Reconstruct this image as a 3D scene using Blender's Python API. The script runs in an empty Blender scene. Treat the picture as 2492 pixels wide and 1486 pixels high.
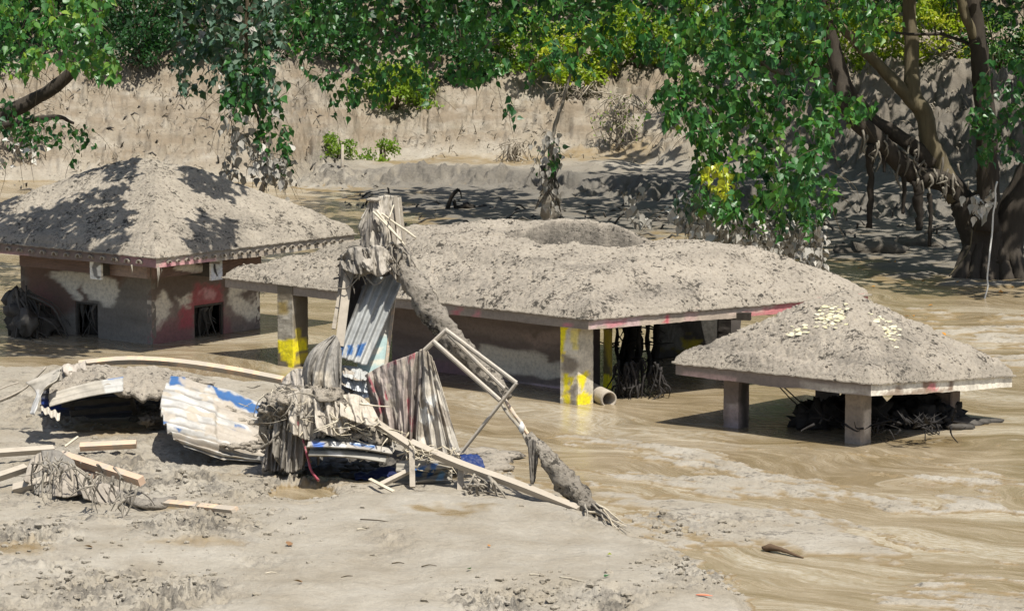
import bpy, math, random
import numpy as np
from mathutils import Vector, Matrix

random.seed(7)
RNG = np.random.default_rng(7)
scene = bpy.context.scene
COL = scene.collection

# ------------------------------------------------------------------ camera, sky, sun, exposure
IMG_W, IMG_H, FOCAL = 2492.0, 1486.0, 7500.0
CAM_H = 8.3
TILT = math.atan((743.0 + 200.0) / FOCAL)          # looking slightly down from a bridge
cam_data = bpy.data.cameras.new('camera')
cam_data.sensor_width = 36.0
cam_data.lens = 36.0 * FOCAL / IMG_W
cam_data.clip_start, cam_data.clip_end = 1.0, 2000.0
cam = bpy.data.objects.new('camera', cam_data)
cam.location = (0, 0, CAM_H)
cam.rotation_euler = (math.pi / 2 - TILT, 0, 0)
COL.objects.link(cam)
scene.camera = cam

SUN_DIR = Vector((0.46, -0.80, 1.95)).normalized()  # from the place towards the sun
SUN_EL = math.asin(SUN_DIR.z)
SUN_AZ = math.atan2(SUN_DIR.x, SUN_DIR.y)
world = bpy.data.worlds.new('World')
scene.world = world
world.use_nodes = True
wn = world.node_tree
bg = wn.nodes.get('Background') or wn.nodes.new('ShaderNodeBackground')
sky = wn.nodes.new('ShaderNodeTexSky')
sky.sky_type = 'NISHITA'
sky.sun_disc = False
sky.sun_elevation = SUN_EL
sky.sun_rotation = SUN_AZ
sky.dust_density = 2.0
wn.links.new(sky.outputs[0], bg.inputs[0])
bg.inputs[1].default_value = 0.095
sun_data = bpy.data.lights.new('sun', 'SUN')
sun_data.energy = 5.0
sun_data.angle = math.radians(0.5)
sun_data.color = (1.0, 0.965, 0.90)
sun = bpy.data.objects.new('sun', sun_data)
sun.rotation_euler = SUN_DIR.to_track_quat('Z', 'Y').to_euler()
sun.location = (20, -30, 60)
COL.objects.link(sun)
scene.view_settings.view_transform = 'Standard'
scene.view_settings.look = 'None'
scene.view_settings.exposure = 0.52
scene.view_settings.gamma = 1.0
try:
    scene.view_settings.use_curve_mapping = False
except Exception:
    pass
scene.cycles.max_bounces = 6
scene.cycles.transparent_max_bounces = 4

# ------------------------------------------------------------------ measuring helpers (photo pixel -> place)
ST, CT = math.sin(TILT), math.cos(TILT)

def ray(px, py):
    a = (np.asarray(px, float) - IMG_W / 2) / FOCAL
    b = (IMG_H / 2 - np.asarray(py, float)) / FOCAL
    return a, CT + b * ST, -ST + b * CT

def G(px, py, z=0.0):
    x, y, zz = ray(px, py)
    t = (z - CAM_H) / zz
    return np.stack([x * t, y * t, np.zeros_like(x * t) + z], -1)

def PD(px, py, d):
    x, y, zz = ray(px, py)
    t = np.asarray(d, float) / y
    return np.stack([x * t, y * t, CAM_H + zz * t], -1)

def proj(p):
    p = np.asarray(p, float)
    x, y, z = p[..., 0], p[..., 1], p[..., 2] - CAM_H
    f = y * CT - z * ST
    u = y * ST + z * CT
    return IMG_W / 2 + FOCAL * x / f, IMG_H / 2 - FOCAL * u / f

# ------------------------------------------------------------------ noise
def _h(ix, iy, seed):
    n = (ix.astype(np.int64) * 374761393 + iy.astype(np.int64) * 668265263 + seed * 974634777) & 0xffffffff
    n = ((n ^ (n >> 13)) * 1274126177) & 0xffffffff
    n = (n ^ (n >> 16)) & 0xffffffff
    return n

def perlin(x, y, seed=0):
    x = np.asarray(x, float); y = np.asarray(y, float)
    x, y = np.broadcast_arrays(x, y)
    ix = np.floor(x); iy = np.floor(y)
    fx = x - ix; fy = y - iy
    u = fx * fx * fx * (fx * (fx * 6 - 15) + 10)
    v = fy * fy * fy * (fy * (fy * 6 - 15) + 10)
    def g(dx, dy):
        a = _h(ix + dx, iy + dy, seed) * (2 * math.pi / 4294967296.0)
        return np.cos(a) * (fx - dx) + np.sin(a) * (fy - dy)
    n0 = g(0, 0) * (1 - u) + g(1, 0) * u
    n1 = g(0, 1) * (1 - u) + g(1, 1) * u
    return (n0 * (1 - v) + n1 * v) * 1.5

def fbm(x, y, seed=0, octv=4, gain=0.5):
    r = 0; a = 1.0; f = 1.0
    for i in range(octv):
        r = r + a * perlin(np.asarray(x) * f + 13.7 * i, np.asarray(y) * f - 7.1 * i, seed + i)
        a *= gain; f *= 2.03
    return r

def cells(x, y, seed=0):
    """rounded lumps: 1 - distance to the nearest scattered point"""
    x = np.asarray(x, float); y = np.asarray(y, float)
    ix = np.floor(x); iy = np.floor(y)
    best = np.full(x.shape, 9.0)
    for dx in (-1, 0, 1):
        for dy in (-1, 0, 1):
            hx = _h(ix + dx, iy + dy, seed) / 4294967296.0
            hy = _h(ix + dx, iy + dy, seed + 77) / 4294967296.0
            best = np.minimum(best, (ix + dx + hx - x) ** 2 + (iy + dy + hy - y) ** 2)
    return 1 - np.minimum(np.sqrt(best), 1)

def sstep(a, b, x):
    t = np.clip((np.asarray(x, float) - a) / (b - a), 0, 1)
    return t * t * (3 - 2 * t)

def sdist(poly, x, y):
    """signed distance to a polygon, positive inside"""
    poly = np.asarray(poly, float)
    n = len(poly)
    d = np.full(x.shape, 1e9); inside = np.zeros(x.shape, bool)
    for i in range(n):
        x0, y0 = poly[i]; x1, y1 = poly[(i + 1) % n]
        ex, ey = x1 - x0, y1 - y0
        t = np.clip(((x - x0) * ex + (y - y0) * ey) / (ex * ex + ey * ey + 1e-12), 0, 1)
        d = np.minimum(d, (x0 + t * ex - x) ** 2 + (y0 + t * ey - y) ** 2)
        c = ((y0 <= y) & (y1 > y)) | ((y1 <= y) & (y0 > y))
        with np.errstate(divide='ignore', invalid='ignore'):
            xi = x0 + (y - y0) / np.where(ey == 0, 1e-12, ey) * ex
        inside ^= c & (x < xi)
    d = np.sqrt(d)
    return np.where(inside, d, -d)

# ------------------------------------------------------------------ objects
def thing(name, label, cat, loc=(0, 0, 0), group=None):
    o = bpy.data.objects.new(name, None)
    o.empty_display_size = 0.2
    o.location = loc
    COL.objects.link(o)
    o['label'] = label; o['category'] = cat
    if group: o['group'] = group
    return o

def tag(o, label, cat, group=None, kind=None):
    if label: o['label'] = label
    if cat: o['category'] = cat
    if group: o['group'] = group
    if kind: o['kind'] = kind
    return o

def origin(parent):
    v = np.zeros(3)
    while parent is not None:
        v = v + np.array(parent.location); parent = parent.parent
    return v

def link_mesh(name, me, parent=None, loc=None):
    o = bpy.data.objects.new(name, me)
    COL.objects.link(o)
    if parent is not None: o.parent = parent
    if loc is not None: o.location = loc
    return o

def np_mesh(name, v, quads=None, tris=None, mat=None, smooth=True, attrs=None, cols=None, uv=None):
    v = np.asarray(v, np.float32).reshape(-1, 3)
    me = bpy.data.meshes.new(name)
    q = np.asarray(quads, np.int32).reshape(-1, 4) if quads is not None and len(quads) else np.zeros((0, 4), np.int32)
    t = np.asarray(tris, np.int32).reshape(-1, 3) if tris is not None and len(tris) else np.zeros((0, 3), np.int32)
    loops = np.concatenate([q.ravel(), t.ravel()])
    starts = np.concatenate([np.arange(len(q)) * 4, len(q) * 4 + np.arange(len(t)) * 3]).astype(np.int32)
    me.vertices.add(len(v)); me.vertices.foreach_set('co', v.ravel())
    me.loops.add(len(loops)); me.loops.foreach_set('vertex_index', loops)
    me.polygons.add(len(starts)); me.polygons.foreach_set('loop_start', starts)
    me.update(calc_edges=True)
    me.polygons.foreach_set('use_smooth', np.full(len(starts), bool(smooth)))
    for k, a in (attrs or {}).items():
        at = me.attributes.new(k, 'FLOAT', 'POINT')
        at.data.foreach_set('value', np.asarray(a, np.float32).ravel())
    if cols is not None:
        at = me.attributes.new('paint', 'FLOAT_COLOR', 'POINT')
        c = np.ones((len(v), 4), np.float32); c[:, :3] = cols
        at.data.foreach_set('color', c.ravel())
    if uv is not None:
        l = me.uv_layers.new(name='UVMap')
        l.data.foreach_set('uv', np.asarray(uv, np.float32)[loops].ravel())
    if mat is not None: me.materials.append(mat)
    me.validate(clean_customdata=False)
    return me

def add_np(name, v, quads=None, tris=None, mat=None, parent=None, **kw):
    v = np.asarray(v, float).reshape(-1, 3) - origin(parent)
    return link_mesh(name, np_mesh(name, v, quads, tris, mat, **kw), parent)

def grid_faces(nx, ny):
    i = np.arange(nx - 1)[None, :] + np.arange(ny - 1)[:, None] * nx
    return np.stack([i, i + 1, i + 1 + nx, i + nx], -1).reshape(-1, 4)

class MB:
    """collects shapes into one mesh"""
    def __init__(s): s.v = []; s.q = []; s.t = []; s.n = 0; s.tone = []
    def add(s, v, q=None, t=None, tone=0.5):
        v = np.asarray(v, float).reshape(-1, 3)
        s.v.append(v)
        s.tone.append(np.full(len(v), tone) if np.isscalar(tone) else np.asarray(tone))
        if q is not None and len(q): s.q.append(np.asarray(q, int).reshape(-1, 4) + s.n)
        if t is not None and len(t): s.t.append(np.asarray(t, int).reshape(-1, 3) + s.n)
        s.n += len(v); return s
    def beam(s, p0, p1, w, h, up=(0, 0, 1), tone=0.5, w1=None, h1=None):
        """rectangular bar, w across, h along 'up'"""
        p0 = Vector(p0); p1 = Vector(p1); d = (p1 - p0).normalized()
        up = Vector(up); sd = d.cross(up)
        if sd.length < 1e-4: sd = d.cross(Vector((1, 0, 0)))
        sd.normalize(); u2 = sd.cross(d)
        w1 = w if w1 is None else w1; h1 = h if h1 is None else h1
        v = [p + sd * a * ww / 2 + u2 * b * hh / 2 for p, ww, hh in ((p0, w, h), (p1, w1, h1)) for a, b in ((-1, -1), (1, -1), (1, 1), (-1, 1))]
        return s.add([tuple(x) for x in v], [(3, 2, 1, 0), (4, 5, 6, 7), (0, 1, 5, 4), (1, 2, 6, 5), (2, 3, 7, 6), (3, 0, 4, 7)], tone=tone)
    def box(s, c, sx, sy, sz, rz=0, tone=0.5):
        d = Vector((math.cos(rz), math.sin(rz), 0)) * sx / 2
        return s.beam(Vector(c) - d, Vector(c) + d, sy, sz, tone=tone)
    def tube(s, path, rad, seg=6, rough=0.0, seed=0, tone=0.5, flat=1.0, fs=6.0, lumpy=0.0):
        P = np.asarray(path, float); n = len(P)
        rad = np.full(n, rad, float) if np.isscalar(rad) else np.asarray(rad, float)
        T = np.gradient(P, axis=0); T /= np.linalg.norm(T, axis=1, keepdims=True) + 1e-9
        a = np.array([0, 0, 1.0]) if abs(T[0][2]) < 0.9 else np.array([1.0, 0, 0])
        vs = []
        N = np.cross(T[0], a); N /= np.linalg.norm(N)
        L = np.concatenate([[0], np.cumsum(np.linalg.norm(np.diff(P, axis=0), axis=1))])
        for i in range(n):
            N = N - T[i] * N.dot(T[i]); N /= np.linalg.norm(N) + 1e-9
            B = np.cross(T[i], N)
            th = np.arange(seg) * 2 * math.pi / seg
            r = np.full(seg, rad[i])
            if rough:
                r = r * (1 + rough * fbm(np.cos(th) * 1.3 + 3.1 * seed + L[i] * fs, np.sin(th) * 1.3 + L[i] * fs * 0.7, seed, 3))
            if lumpy:
                r = r * (1 + lumpy * (cells(np.minimum(th, 2 * math.pi - th) * 1.3 + seed, th * 0 + L[i] * 3.2, seed) - .5) + lumpy * .8 * (cells(np.minimum(th, 2 * math.pi - th) * 3.1 + seed, th * 0 + L[i] * 8, seed + 1) - .5))
            vs.append(P[i] + np.outer(np.cos(th) * r, N) + np.outer(np.sin(th) * r * flat, B))
        v = np.concatenate(vs + [P[:1], P[-1:]])
        q = []; t = []
        for i in range(n - 1):
            for k in range(seg):
                k2 = (k + 1) % seg
                q.append((i * seg + k, i * seg + k2, (i + 1) * seg + k2, (i + 1) * seg + k))
        for k in range(seg):
            k2 = (k + 1) % seg
            t.append((k2, k, n * seg)); t.append(((n - 1) * seg + k, (n - 1) * seg + k2, n * seg + 1))
        return s.add(v, q, t, tone)
    def lump(s, c, r, seed=0, sc=(1, 1, 1), amp=0.35, res=1, tone=0.5, freq=1.2):
        V, F = ICO[res]
        d = 1 + amp * fbm(V[:, 0] * freq + seed * 1.7 + V[:, 2] * 0.9, V[:, 1] * freq - V[:, 2] * freq + seed, seed % 97, 3)
        return s.add(np.asarray(c) + V * d[:, None] * r * np.asarray(sc), None, F, tone)
    def build(s, name, mat, parent=None, smooth=True, kind=None, attr=True):
        v = np.concatenate(s.v) if s.v else np.zeros((0, 3))
        o = add_np(name, v, np.concatenate(s.q) if s.q else None, np.concatenate(s.t) if s.t else None, mat, parent,
                   smooth=smooth, attrs={'tone': np.concatenate(s.tone)} if attr and s.v else None)
        if kind: o['kind'] = kind
        return o

def _ico(sub):
    import bmesh
    bm = bmesh.new(); bmesh.ops.create_icosphere(bm, subdivisions=sub, radius=1.0)
    V = np.array([v.co[:] for v in bm.verts]); F = np.array([[v.index for v in f.verts] for f in bm.faces]); bm.free()
    return V, F
ICO = {0: _ico(1), 1: _ico(2), 2: _ico(3), 3: _ico(4)}

def curve_pts(pts, n=24):
    """smooth path through points (Catmull-Rom)"""
    P = np.asarray(pts, float)
    if len(P) < 3:
        t = np.linspace(0, 1, n)[:, None]; return P[0] * (1 - t) + P[-1] * t
    Q = np.vstack([2 * P[0] - P[1], P, 2 * P[-1] - P[-2]])
    out = []
    for u in np.linspace(0, len(P) - 1 - 1e-6, n):
        i = int(u); t = u - i
        a, b, c, d = Q[i], Q[i + 1], Q[i + 2], Q[i + 3]
        out.append(0.5 * (2 * b + (c - a) * t + (2 * a - 5 * b + 4 * c - d) * t * t + (3 * b - a - 3 * c + d) * t ** 3))
    return np.array(out)

def wobble(path, amp, seed, freq=2.0):
    P = np.array(path, float); L = np.concatenate([[0], np.cumsum(np.linalg.norm(np.diff(P, axis=0), axis=1))])
    for k in range(3): P[:, k] += amp * fbm(L * freq + seed * 3.3, L * 0 + k * 9.1 + seed, seed + k, 2)
    return P

# ------------------------------------------------------------------ materials
class NT:
    def __init__(s, name):
        s.m = bpy.data.materials.new(name); s.m.use_nodes = True
        s.t = s.m.node_tree; s.t.nodes.clear()
        s.out = s.n('ShaderNodeOutputMaterial')
    def n(s, typ, **kw):
        nd = s.t.nodes.new(typ)
        for k, v in kw.items():
            if k == 'inp':
                for i, x in v.items(): s.set(nd, i, x)
            else: setattr(nd, k, v)
        return nd
    def set(s, nd, i, x):
        sock = nd.inputs[i]
        if isinstance(x, bpy.types.NodeSocket): s.t.links.new(x, sock)
        elif isinstance(x, bpy.types.Node): s.t.links.new(x.outputs[0], sock)
        else:
            if isinstance(x, tuple) and len(x) == 3 and sock.type == 'RGBA': x = x + (1,)
            sock.default_value = x
    def pos(s): return s.n('ShaderNodeNewGeometry').outputs['Position']
    def mapping(s, v, scale): return s.n('ShaderNodeMapping', inp={0: v, 'Scale': scale}).outputs[0]
    def noise(s, v, scale, detail=4, rough=0.55, dist=0.0):
        return s.n('ShaderNodeTexNoise', inp={'Vector': v, 'Scale': scale, 'Detail': detail, 'Roughness': rough, 'Distortion': dist}).outputs[0]
    def voro(s, v, scale, feature='F1'):
        return s.n('ShaderNodeTexVoronoi', feature=feature, inp={'Vector': v, 'Scale': scale}).outputs['Distance']
    def ramp(s, f, *stops, interp='LINEAR'):
        r = s.n('ShaderNodeValToRGB'); r.color_ramp.interpolation = interp
        while len(r.color_ramp.elements) < len(stops): r.color_ramp.elements.new(0.5)
        for e, (p, c) in zip(r.color_ramp.elements, stops):
            e.position = p; e.color = tuple(c) + (1,) if not np.isscalar(c) else (c, c, c, 1)
        s.set(r, 0, f); return r.outputs[0]
    def mix(s, f, a, b, mode='MIX'):
        m = s.n('ShaderNodeMixRGB', blend_type=mode); s.set(m, 0, f); s.set(m, 1, a); s.set(m, 2, b); return m.outputs[0]
    def math(s, op, a, b=0.0, clamp=False):
        m = s.n('ShaderNodeMath', operation=op, use_clamp=clamp); s.set(m, 0, a); s.set(m, 1, b); return m.outputs[0]
    def attr(s, name, out='Fac'): return s.n('ShaderNodeAttribute', attribute_name=name).outputs[out]
    def bump(s, h, strength=0.5, dist=0.02, normal=None):
        b = s.n('ShaderNodeBump', inp={'Height': h, 'Strength': strength, 'Distance': dist})
        if normal is not None: s.set(b, 'Normal', normal)
        return b.outputs[0]
    def bsdf(s, color, rough=0.8, spec=0.3, normal=None, metal=0.0):
        p = s.n('ShaderNodeBsdfPrincipled'); s.set(p, 'Base Color', color); s.set(p, 'Roughness', rough)
        s.set(p, 'Specular IOR Level', spec); s.set(p, 'Metallic', metal)
        if normal is not None: s.set(p, 'Normal', normal)
        return p.outputs[0]
    def done(s, sh): s.t.links.new(sh, s.out.inputs[0]); return s.m

DRY_A, DRY_B = (0.36, 0.325, 0.263), (0.268, 0.230, 0.170)
WET = (0.165, 0.118, 0.058)

def mat_mud(name, a=DRY_A, b=DRY_B, wet=False, scale=1.0, dark=(0.085, 0.072, 0.055), pit=0.5, cov=0.0):
    k = NT(name); p = k.pos()
    n1 = k.noise(p, 0.9 * scale, 5, 0.6)
    n2 = k.noise(p, 12 * scale, 6, 0.72)
    n3 = k.noise(p, 48 * scale, 3, 0.6)
    n4 = k.noise(p, 1.5 * scale, 4, 0.6); n5 = k.noise(k.mapping(p, (0.75, 1.0, 1.0)), 8.5 * scale, 3, 0.55)
    c = k.mix(k.ramp(n1, (0.35, 0.0), (0.68, 1.0)), b, a)
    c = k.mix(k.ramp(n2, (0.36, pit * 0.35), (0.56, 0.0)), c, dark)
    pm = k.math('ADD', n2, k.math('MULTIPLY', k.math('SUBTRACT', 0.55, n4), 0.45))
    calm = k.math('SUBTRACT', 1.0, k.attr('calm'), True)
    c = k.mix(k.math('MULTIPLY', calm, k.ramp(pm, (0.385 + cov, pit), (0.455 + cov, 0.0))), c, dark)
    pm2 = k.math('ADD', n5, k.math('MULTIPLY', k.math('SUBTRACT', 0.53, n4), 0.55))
    c = k.mix(k.math('MULTIPLY', k.math('ADD', k.math('MULTIPLY', calm, 0.85), 0.15), k.ramp(pm2, (0.335 + cov * 1.4, min(1, pit * 1.1)), (0.372 + cov * 1.4, 0.0))), c, (0.055, 0.048, 0.038))  # dark specks paint the shade of small pits into the mud colour
    c = k.mix(k.math('MULTIPLY', k.attr('damp'), k.ramp(n2, (0.40, 0.95), (0.62, 0.45))), c, (0.095, 0.085, 0.070))              # damp crumbs; deepens the painted pit shade
    c = k.mix(k.ramp(n3, (0.62, 0.0), (0.74, 0.35)), c, (0.55, 0.50, 0.42))   # dried flecks
    rough = 0.9; spec = 0.2
    h = k.math('ADD', k.math('ADD', n2, k.math('MULTIPLY', n5, 0.8)), k.math('MULTIPLY', n3, 0.45))
    st = 0.8
    if wet:
        w = k.attr('wet')
        wn_ = k.ramp(k.math('ADD', w, k.math('MULTIPLY', k.math('SUBTRACT', k.noise(p, 2.2, 5, 0.65), 0.5), 0.9)), (0.30, 0.0), (0.70, 1.0))
        wc = k.mix(k.ramp(k.noise(k.mapping(p, (0.5, 2.5, 1)), 3.0, 5, 0.6), (0.35, 0.0), (0.7, 1.0)), WET, (0.235, 0.175, 0.095))
        st2 = k.noise(k.mapping(p, (0.5, 0.5, 2.2)), 1.1, 6, 0.62)
        c = k.mix(k.math('MULTIPLY', k.attr('brown'), k.ramp(st2, (0.36, 0.1), (0.58, 0.9))), c, (0.20, 0.158, 0.108))
        gl = k.ramp(k.attr('silt'), (0.0, 0.0), (1.0, 1.0))
        c = k.mix(gl, c, k.mix(0.78, c, (0.115, 0.104, 0.088)))
        c = k.mix(wn_, c, wc)
        rough = k.math('SUBTRACT', k.math('SUBTRACT', 0.9, k.math('MULTIPLY', wn_, 0.45)), k.math('MULTIPLY', k.attr('calm'), 0.22)); spec = 0.3
        st = k.math('SUBTRACT', 0.7, k.math('MULTIPLY', wn_, 0.5))
    return k.done(k.bsdf(c, rough, spec, k.bump(h, st, 0.05)))

def mat_water():
    k = NT('flowing_mud'); p = k.pos()
    warp = k.noise(k.mapping(p, (0.13, 0.13, 1)), 1.0, 3, 0.5)
    off = k.n('ShaderNodeVectorMath', operation='ADD')
    rot = k.n('ShaderNodeMapping', inp={0: p}); rot.inputs['Rotation'].default_value = (0, 0, math.radians(40))
    k.set(off, 0, rot.outputs[0])
    cmb = k.n('ShaderNodeCombineXYZ'); k.set(cmb, 1, k.math('MULTIPLY', warp, 9.0)); k.set(off, 1, cmb.outputs[0])
    q = off.outputs[0]
    s1 = k.noise(k.mapping(q, (0.22, 0.8, 1)), 1.3, 8, 0.66, 0.15)
    s2 = k.noise(k.mapping(q, (0.5, 2.4, 1)), 2.0, 8, 0.70, 0.1)
    fl = k.noise(k.mapping(q, (1.0, 2.2, 1)), 6.0, 5, 0.7)
    s3 = k.noise(k.mapping(q, (0.35, 3.6, 1)), 3.2, 6, 0.68, 0.2)
    c = k.mix(k.ramp(s1, (0.36, 0.0), (0.66, 1.0)), (0.180, 0.132, 0.066), (0.272, 0.216, 0.138))
    c = k.mix(k.ramp(s2, (0.50, 0.0), (0.72, 0.75)), c, (0.33, 0.27, 0.18))
    c = k.mix(k.ramp(s2, (0.28, 0.6), (0.42, 0.0)), c, (0.115, 0.080, 0.034))
    foam = k.math('MULTIPLY', k.ramp(fl, (0.56, 0.0), (0.66, 1.0)), k.ramp(s1, (0.46, 0.0), (0.66, 0.8)))
    c = k.mix(foam, c, (0.42, 0.36, 0.265))
    big = k.noise(k.mapping(q, (0.10, 0.62, 1)), 1.0, 6, 0.62, 0.1)
    c = k.mix(k.ramp(big, (0.50, 0.0), (0.62, 0.8)), c, k.mix(k.ramp(fl, (0.40, 0.0), (0.60, 1.0)), (0.30, 0.24, 0.15), (0.44, 0.395, 0.31)))
    c = k.mix(k.ramp(s3, (0.34, 0.38), (0.46, 0.0)), c, (0.150, 0.112, 0.062))
    c = k.mix(k.ramp(s3, (0.56, 0.0), (0.68, 0.4)), c, (0.40, 0.355, 0.28))
    rough = k.ramp(s2, (0.3, 0.07), (0.62, 0.32))
    h = k.math('ADD', k.math('MULTIPLY', s2, 0.6), k.math('ADD', k.math('MULTIPLY', fl, 0.25), k.math('MULTIPLY', s3, 0.5)))
    return k.done(k.bsdf(c, rough, 0.45, k.bump(h, 0.24, 0.035)))

def mat_paint(name, rough=0.8, bumpy=0.35, grime=0.25):
    """surface colours stored on the mesh (paint, plaster, stains), plus grain"""
    k = NT(name); p = k.pos()
    c = k.attr('paint', 'Color')
    n2 = k.noise(p, 16, 6, 0.7); n3 = k.noise(p, 60, 3)
    c = k.mix(k.ramp(n2, (0.32, grime * 1.6), (0.56, 0.0)), c, (0.09, 0.075, 0.06))
    return k.done(k.bsdf(c, rough, 0.25, k.bump(k.math('ADD', n2, k.math('MULTIPLY', n3, 0.4)), bumpy, 0.02)))

def mat_tone(name, lo, hi, rough=0.85, spec=0.25, mud=0.0, mudc=(0.36, 0.315, 0.25), scale=8.0, stretch=(1, 1, 1), metal=0.0, bumps=0.4):
    """plain matter whose lightness varies piece by piece, with mud splashes"""
    k = NT(name); p = k.pos()
    t = k.attr('tone')
    n = k.noise(k.mapping(p, stretch), scale, 6, 0.65)
    f = k.math('ADD', k.math('MULTIPLY', t, 0.6), k.math('MULTIPLY', k.math('SUBTRACT', n, 0.3), 1.0), True)
    c = k.mix(f, lo, hi)
    if mud:
        m = k.noise(p, 3.3, 6, 0.7)
        c = k.mix(k.ramp(m, (0.62 - 0.35 * mud, 0.0), (0.70 - 0.30 * mud, 0.95)), c, mudc)
    return k.done(k.bsdf(c, rough, spec, k.bump(n, bumps, 0.03), metal))

def mat_leaf(name, c0, c1, c2, trans=0.3, rough=0.38, tcol=(1.0, 1.2, 0.35), spec=0.5):
    k = NT(name)
    t = k.attr('tone')
    c = k.ramp(t, (0.0, c0), (0.55, c1), (1.0, c2))
    b = k.bsdf(c, rough, spec)
    tr = k.n('ShaderNodeBsdfTranslucent'); k.set(tr, 0, k.mix(1.0, c, tcol, 'MULTIPLY'))
    m = k.n('ShaderNodeMixShader'); k.set(m, 0, trans); k.set(m, 1, b); k.set(m, 2, tr.outputs[0])
    return k.done(m.outputs[0])

M = {}
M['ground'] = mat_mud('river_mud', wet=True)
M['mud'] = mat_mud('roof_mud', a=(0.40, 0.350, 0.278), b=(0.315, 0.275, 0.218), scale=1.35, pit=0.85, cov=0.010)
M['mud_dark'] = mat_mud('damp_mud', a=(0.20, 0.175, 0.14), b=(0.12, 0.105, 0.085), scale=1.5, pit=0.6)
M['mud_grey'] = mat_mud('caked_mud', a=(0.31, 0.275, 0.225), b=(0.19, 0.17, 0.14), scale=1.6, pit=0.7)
M['water'] = mat_water()
M['paint'] = mat_paint('stained_plaster')
M['sheet'] = mat_paint('painted_sheet_metal', rough=0.55, bumpy=0.15, grime=0.15)
M['cloth'] = mat_paint('muddy_cloth', rough=0.92, bumpy=0.25, grime=0.22)
M['bark'] = mat_tone('dark_shaded_bark', (0.012, 0.010, 0.008), (0.075, 0.060, 0.044), scale=7, stretch=(1.6, 1.6, 0.35), rough=0.85, bumps=0.7)  # bark darkened to carry the shade on trunk and lower limbs
M['bark_light'] = mat_tone('pale_bark', (0.035, 0.028, 0.018), (0.19, 0.155, 0.09), scale=6, stretch=(1.6, 1.6, 0.3), bumps=0.8)
M['twig'] = mat_tone('twig_bark', (0.04, 0.032, 0.02), (0.13, 0.10, 0.06))
M['root'] = mat_tone('muddy_roots', (0.07, 0.06, 0.05), (0.36, 0.32, 0.25), scale=9)
M['straw'] = mat_tone('dry_stalks', (0.30, 0.25, 0.17), (0.58, 0.52, 0.40), scale=9)
M['wood'] = mat_tone('sawn_timber', (0.42, 0.28, 0.17), (0.66, 0.47, 0.31), scale=5, stretch=(1, 1, 6), mud=0.62)
M['wood_clean'] = mat_tone('fresh_sawn_timber', (0.40, 0.27, 0.175), (0.54, 0.39, 0.28), scale=5, mud=0.4)
M['wood_grey'] = mat_tone('weathered_timber', (0.18, 0.155, 0.12), (0.42, 0.365, 0.29), scale=6, mud=0.6)
M['iron'] = mat_tone('angle_iron', (0.16, 0.15, 0.135), (0.46, 0.41, 0.33), scale=8, rough=0.6, mud=0.5)
M['rope'] = mat_tone('pale_rope', (0.42, 0.41, 0.38), (0.62, 0.61, 0.57))
M['pipe'] = mat_tone('concrete_pipe', (0.22, 0.19, 0.15), (0.42, 0.36, 0.28), mud=0.4)
M['black'] = mat_tone('black_rags_and_shade', (0.012, 0.011, 0.010), (0.045, 0.04, 0.036), rough=0.9)  # black also stands in for deep shade on the pavilion debris
M['darkmud'] = mat_tone('dripping_dark_mud', (0.03, 0.027, 0.023), (0.13, 0.115, 0.095), rough=0.7)
M['leaf'] = mat_leaf('fig_leaf', (0.012, 0.058, 0.020), (0.062, 0.190, 0.040), (0.27, 0.38, 0.05), trans=0.42)
M['leaf_blue'] = mat_leaf('dusty_fig_leaf', (0.025, 0.075, 0.040), (0.085, 0.150, 0.100), (0.24, 0.29, 0.22), rough=0.55)
M['leaf_mud'] = mat_leaf('mud_coated_leaf', (0.20, 0.185, 0.155), (0.38, 0.355, 0.31), (0.52, 0.49, 0.43), trans=0.08, rough=0.8, tcol=(1, 0.95, 0.8))
M['leaf_yellow'] = mat_leaf('yellow_leaf', (0.26, 0.32, 0.02), (0.44, 0.46, 0.025), (0.58, 0.56, 0.05))
M['leaf_orange'] = mat_leaf('orange_leaf', (0.36, 0.13, 0.02), (0.46, 0.20, 0.02), (0.5, 0.28, 0.03), trans=0.1)
M['leaf_brown'] = mat_leaf('withered_leaf', (0.20, 0.11, 0.05), (0.26, 0.15, 0.07), (0.3, 0.18, 0.08), trans=0.1)
M['bush'] = mat_leaf('bush_leaf', (0.010, 0.045, 0.012), (0.030, 0.105, 0.018), (0.16, 0.27, 0.030), trans=0.35, rough=0.45)
M['bush_yellow'] = mat_leaf('sunny_bush_leaf', (0.07, 0.15, 0.012), (0.24, 0.33, 0.02), (0.55, 0.52, 0.04), trans=0.5, rough=0.45)
# ------------------------------------------------------------------ the ground: one sheet of mud
def wpoly(pts): return G(np.array([p[0] for p in pts], float), np.array([p[1] for p in pts], float))[:, :2]

LAND = wpoly([(-900, 880), (0, 900), (90, 895), (300, 905), (560, 925), (700, 935), (860, 960), (1000, 1000), (1110, 1085), (1190, 1130), (1330, 1180),
              (1420, 1222), (1500, 1262), (1560, 1290), (1640, 1330), (1720, 1390), (1800, 1440), (1850, 1500), (1900, 1620), (-900, 1620)])
SHOAL = wpoly([(1360, 1195), (1500, 1190), (1750, 1210), (2000, 1255), (2180, 1305), (2260, 1365), (2130, 1385), (1900, 1345), (1720, 1318), (1560, 1280)])
MOUND = wpoly([(-900, 1336), (-100, 1326), (100, 1311), (350, 1298), (520, 1276), (640, 1258), (800, 1248), (1000, 1242), (1230, 1252), (1400, 1282), (1530, 1326), (1650, 1381),
               (1760, 1456), (1830, 1500), (1860, 1620), (-900, 1620)])
FAR = wpoly([(-1500, 470), (-300, 458), (0, 452), (300, 440), (520, 450), (700, 452), (800, 470), (880, 520), (1000, 560), (1300, 580), (1650, 590), (2000, 650), (2150, 690),
             (2300, 700), (2492, 705), (3000, 730), (4500, 760), (4500, 150), (-1500, 150)])
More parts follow.
